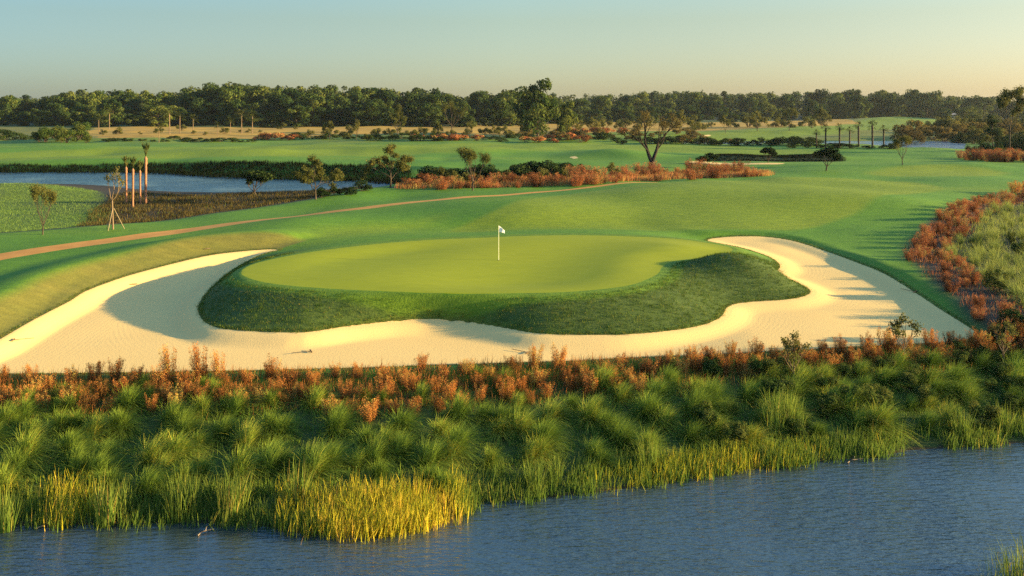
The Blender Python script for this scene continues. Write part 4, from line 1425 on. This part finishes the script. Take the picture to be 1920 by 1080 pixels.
# flagstick
x, y, z = pick(935, 488)
fl = root('flagstick', 'flagstick')
fl.location = (x, y, z)
fl['label'] = 'cream flagstick with a small white flag standing in the green'
g = Geo()
g.tube([[0, 0, -0.1], [0, 0, 1.0], [0, 0, 2.2], [0, 0, 2.23]], [0.019, 0.017, 0.015, 0.004], 8)
obj('pole', g.build('pole', MT['polepaint']), fl)
nu, nv = 12, 8
u, w_ = np.meshgrid(np.linspace(0, 1, nu), np.linspace(0, 1, nv))
fx = 0.02 + u * 0.36
fz = 2.2 - 0.42 * w_ * (1 - 0.55 * u) - 0.26 * u - 0.05 * u * u
fy = 0.03 * np.sin(u * 7 + w_ * 2) * u
i = np.arange(nu * nv).reshape(nv, nu)
Q = np.stack([i[:-1, :-1], i[1:, :-1], i[1:, 1:], i[:-1, 1:]], -1).reshape(-1, 4)
me = mesh('flag', np.stack([fx, fy, fz], -1).reshape(-1, 3), Q, None, True, (MT['white'],))
o = obj('flag', me, fl)
sm = o.modifiers.new('thickness', 'SOLIDIFY')
sm.thickness = 0.004
g = Geo()
g.tube([[0, 0, 0.012], [0, 0, 0.006]], [0.054, 0.054], 16)
g.tube([[0, 0, 0.012], [0, 0, 0.0119]], [0.054, 0.001], 16)
obj('cup', g.build('cup', MT['cup']), fl)

# rakes by the sand
def b_rake():
    r = root('bunker_rake', 'rake')
    g = Geo()
    g.tube([[0, 0, 0.03], [0.8, 0, 0.05], [1.6, 0, 0.07]], [0.022, 0.02, 0.018], 6)
    obj('handle', g.build('rake_handle', MT['rake']), r)
    g = Geo()
    box(g, (0, 0, 0.05), (0.06, 0.62, 0.05))
    for k in range(9):
        box(g, (0, -0.28 + k * 0.07, 0.0), (0.02, 0.02, 0.09))
    obj('head', g.build('rake_head', MT['rake']), r)
    return r


K_RAKE = Proto([b_rake])
for px, py, rz, lab in ((25, 637, 0.25, 'bunker rake lying at the left end of the sand'), (250, 522, 2.2, 'bunker rake on the sunlit far edge of the left sand arm'), (388, 488, 2.2, 'bunker rake near the tip of the left sand arm'),
                        (583, 626, 3.6, 'bunker rake at the foot of the raised green on the left'), (990, 629, 2.6, 'bunker rake at the foot of the raised green in the middle'), (1716, 548, 2.2, 'bunker rake in the shade on the right sand edge')):
    x, y, z = pick(px, py)
    K_RAKE.place(0, (x, y, z + 0.02), rz, (0.55, 0.7, 0.7), lab, None)

# driftwood
def b_stick(seed, L):
    def f():
        rng = np.random.default_rng(seed)
        g = Geo()
        t = np.linspace(0, 1, 6)
        g.tube(np.stack([t * L - L / 2, 0.08 * np.sin(t * 4), 0.03 + 0.25 * t * L * 0.2], 1), 0.018 * (1.2 - 0.7 * t), 6)
        g.tube([[0, 0, 0.06], [0.15 * L, 0.12 * L, 0.15]], [0.02, 0.008], 5)
        return obj('driftwood_stick', g.build('driftwood_stick', MT['driftwood']), cat='stick')
    return f


for k, (px, py, L, rz, lab) in enumerate(((1602, 866, 0.7, 0.5, 'pale stick floating off the right part of the shore'), (385, 1000, 0.5, 0.9, 'pale stick slanting out of the water left of the cattails'), (100, 985, 1.0, 0.6, 'pale stick lying in the water near the left edge'))):
    x, y = P(px, py, LAKE)
    Proto([b_stick(k, L)]).place(0, (x, y, LAKE + 0.0), rz, (1, 1, 1), lab, None)

# far house
x, Y = (1784 - CX) / F * 620, 620
h = root('house', 'house')
h.location = (x, Y, H1(x, Y) - 0.2)
h.scale = (0.75, 0.75, 0.72)
h['label'] = 'pale house half hidden by scrub before the right tree line'
g = Geo()
box(g, (0, 0, 2.6), (9, 7, 5.4))
obj('wall', g.build('house_wall', MT['housewall'], False), h)
g = Geo()
g.add([[-5, -4, 5.3], [5, -4, 5.3], [5, 4, 5.3], [-5, 4, 5.3], [-3, 0, 7.4], [3, 0, 7.4]], [[0, 1, 5, 4], [2, 3, 4, 5], [1, 2, 5, 5], [3, 0, 4, 4], [3, 2, 1, 0]], 0.5)
g.Q[0] = np.array([[0, 1, 5, 4], [2, 3, 4, 5], [3, 2, 1, 0]])
g.add([[5, -4, 5.3], [5, 4, 5.3], [3, 0, 7.4], [4, -2, 6.35]], [[0, 1, 2, 3]], 0.5)
g.add([[-5, 4, 5.3], [-5, -4, 5.3], [-4, -2, 6.35], [-3, 0, 7.4]], [[0, 1, 2, 3]], 0.5)
obj('roof', g.build('house_roof', MT['roof'], False), h)
for dx in (-2.8, 0.0, 2.8):
    g = Geo()
    box(g, (dx, -3.52, 3.4), (1.3, 0.08, 1.5))
    obj('window', g.build('house_window', MT['glass'], False), h)

# ---------------------------------------------------------------- air
m, N, L = new_mat('haze')
pv = N.new('ShaderNodeVolumePrincipled')
pv.inputs['Color'].default_value = (0.80, 0.88, 0.92, 1)
pv.inputs['Density'].default_value = HAZE
pv.inputs['Anisotropy'].default_value = 0.3
out = N.new('ShaderNodeOutputMaterial')
L.new(pv.outputs[0], out.inputs['Volume'])
g = Geo()
box(g, (0, 1340, 14), (5800, 2800, 38))
obj('haze', g.build('haze', m, False), label='thin morning haze over the whole course', cat='haze', kind='stuff')

# ---------------------------------------------------------------- light, sky, camera
sd = np.array([math.cos(SUN_EL) * math.cos(SUN_AZ), math.cos(SUN_EL) * math.sin(SUN_AZ), math.sin(SUN_EL)])
lamp = bpy.data.lights.new('sun', 'SUN')
lamp.energy = 5.0
lamp.angle = math.radians(0.5)
lamp.color = (1.0, 0.77, 0.38)
lo_ = bpy.data.objects.new('sun', lamp)
COL.objects.link(lo_)
from mathutils import Vector
lo_.rotation_euler = Vector(sd).to_track_quat('Z', 'Y').to_euler()
lo_.location = (60, 40, 60)

wd = bpy.data.worlds.new('World')
sc.world = wd
wd.use_nodes = True
N, L = wd.node_tree.nodes, wd.node_tree.links
N.clear()
sky = N.new('ShaderNodeTexSky')
sky.sky_type = 'NISHITA'
sky.sun_disc = False
sky.sun_elevation = SUN_EL
sky.sun_rotation = math.atan2(sd[0], sd[1])
sky.air_density = 1.0
sky.dust_density = 0.7
sky.ozone_density = 1.0
tc = N.new('ShaderNodeTexCoord')
sp = N.new('ShaderNodeSeparateXYZ')
L.new(tc.outputs['Generated'], sp.inputs[0])
rp = ramp(N, [(0.0, (0.70, 0.85, 0.90)), (0.5, (1.23, 1.24, 1.06)), (1.0, (1.42, 1.26, 1.0))])
mr = N.new('ShaderNodeMapRange')
mr.inputs['From Min'].default_value = -0.55
mr.inputs['From Max'].default_value = 0.55
L.new(sp.outputs[0], mr.inputs['Value'])
L.new(mr.outputs[0], rp.inputs[0])
col = mixc(N, L, 1.0, sky.outputs[0], rp.outputs[0], 'MULTIPLY')
rz_ = ramp(N, [(0.0, (0.33, 0.38, 0.60)), (0.10, (0.40, 0.42, 0.48)), (0.22, (0.50, 0.62, 0.75)), (0.55, (0.60, 0.96, 1.50))])
L.new(sp.outputs[2], rz_.inputs[0])
col = mixc(N, L, 1.0, col, rz_.outputs[0], 'MULTIPLY')
bg = N.new('ShaderNodeBackground')
bg.inputs['Strength'].default_value = 0.095
L.new(col, bg.inputs[0])
ow = N.new('ShaderNodeOutputWorld')
L.new(bg.outputs[0], ow.inputs[0])

cam = bpy.data.cameras.new('camera')
co = bpy.data.objects.new('camera', cam)
COL.objects.link(co)
co.location = (0, 0, ZC)
co.rotation_euler = (math.radians(90), 0, 0)
cam.sensor_width = 36.0
cam.lens = 36.0 * F / 1920
cam.shift_y = -(540 - YH) / 1920
cam.clip_start = 0.1
cam.clip_end = 20000
sc.camera = co

sc.view_settings.view_transform = 'Standard'
sc.view_settings.look = 'None'
sc.view_settings.gamma = 1.0
sc.view_settings.exposure = 1.85
sc.cycles.use_denoising = False
sc.cycles.use_adaptive_sampling = False
sc.cycles.sample_clamp_indirect = 4.0
try:
    sc.cycles.denoiser = 'OPENIMAGEDENOISE'
except Exception:
    pass
sc.cycles.max_bounces = 5
sc.cycles.diffuse_bounces = 2
sc.cycles.transparent_max_bounces = 4
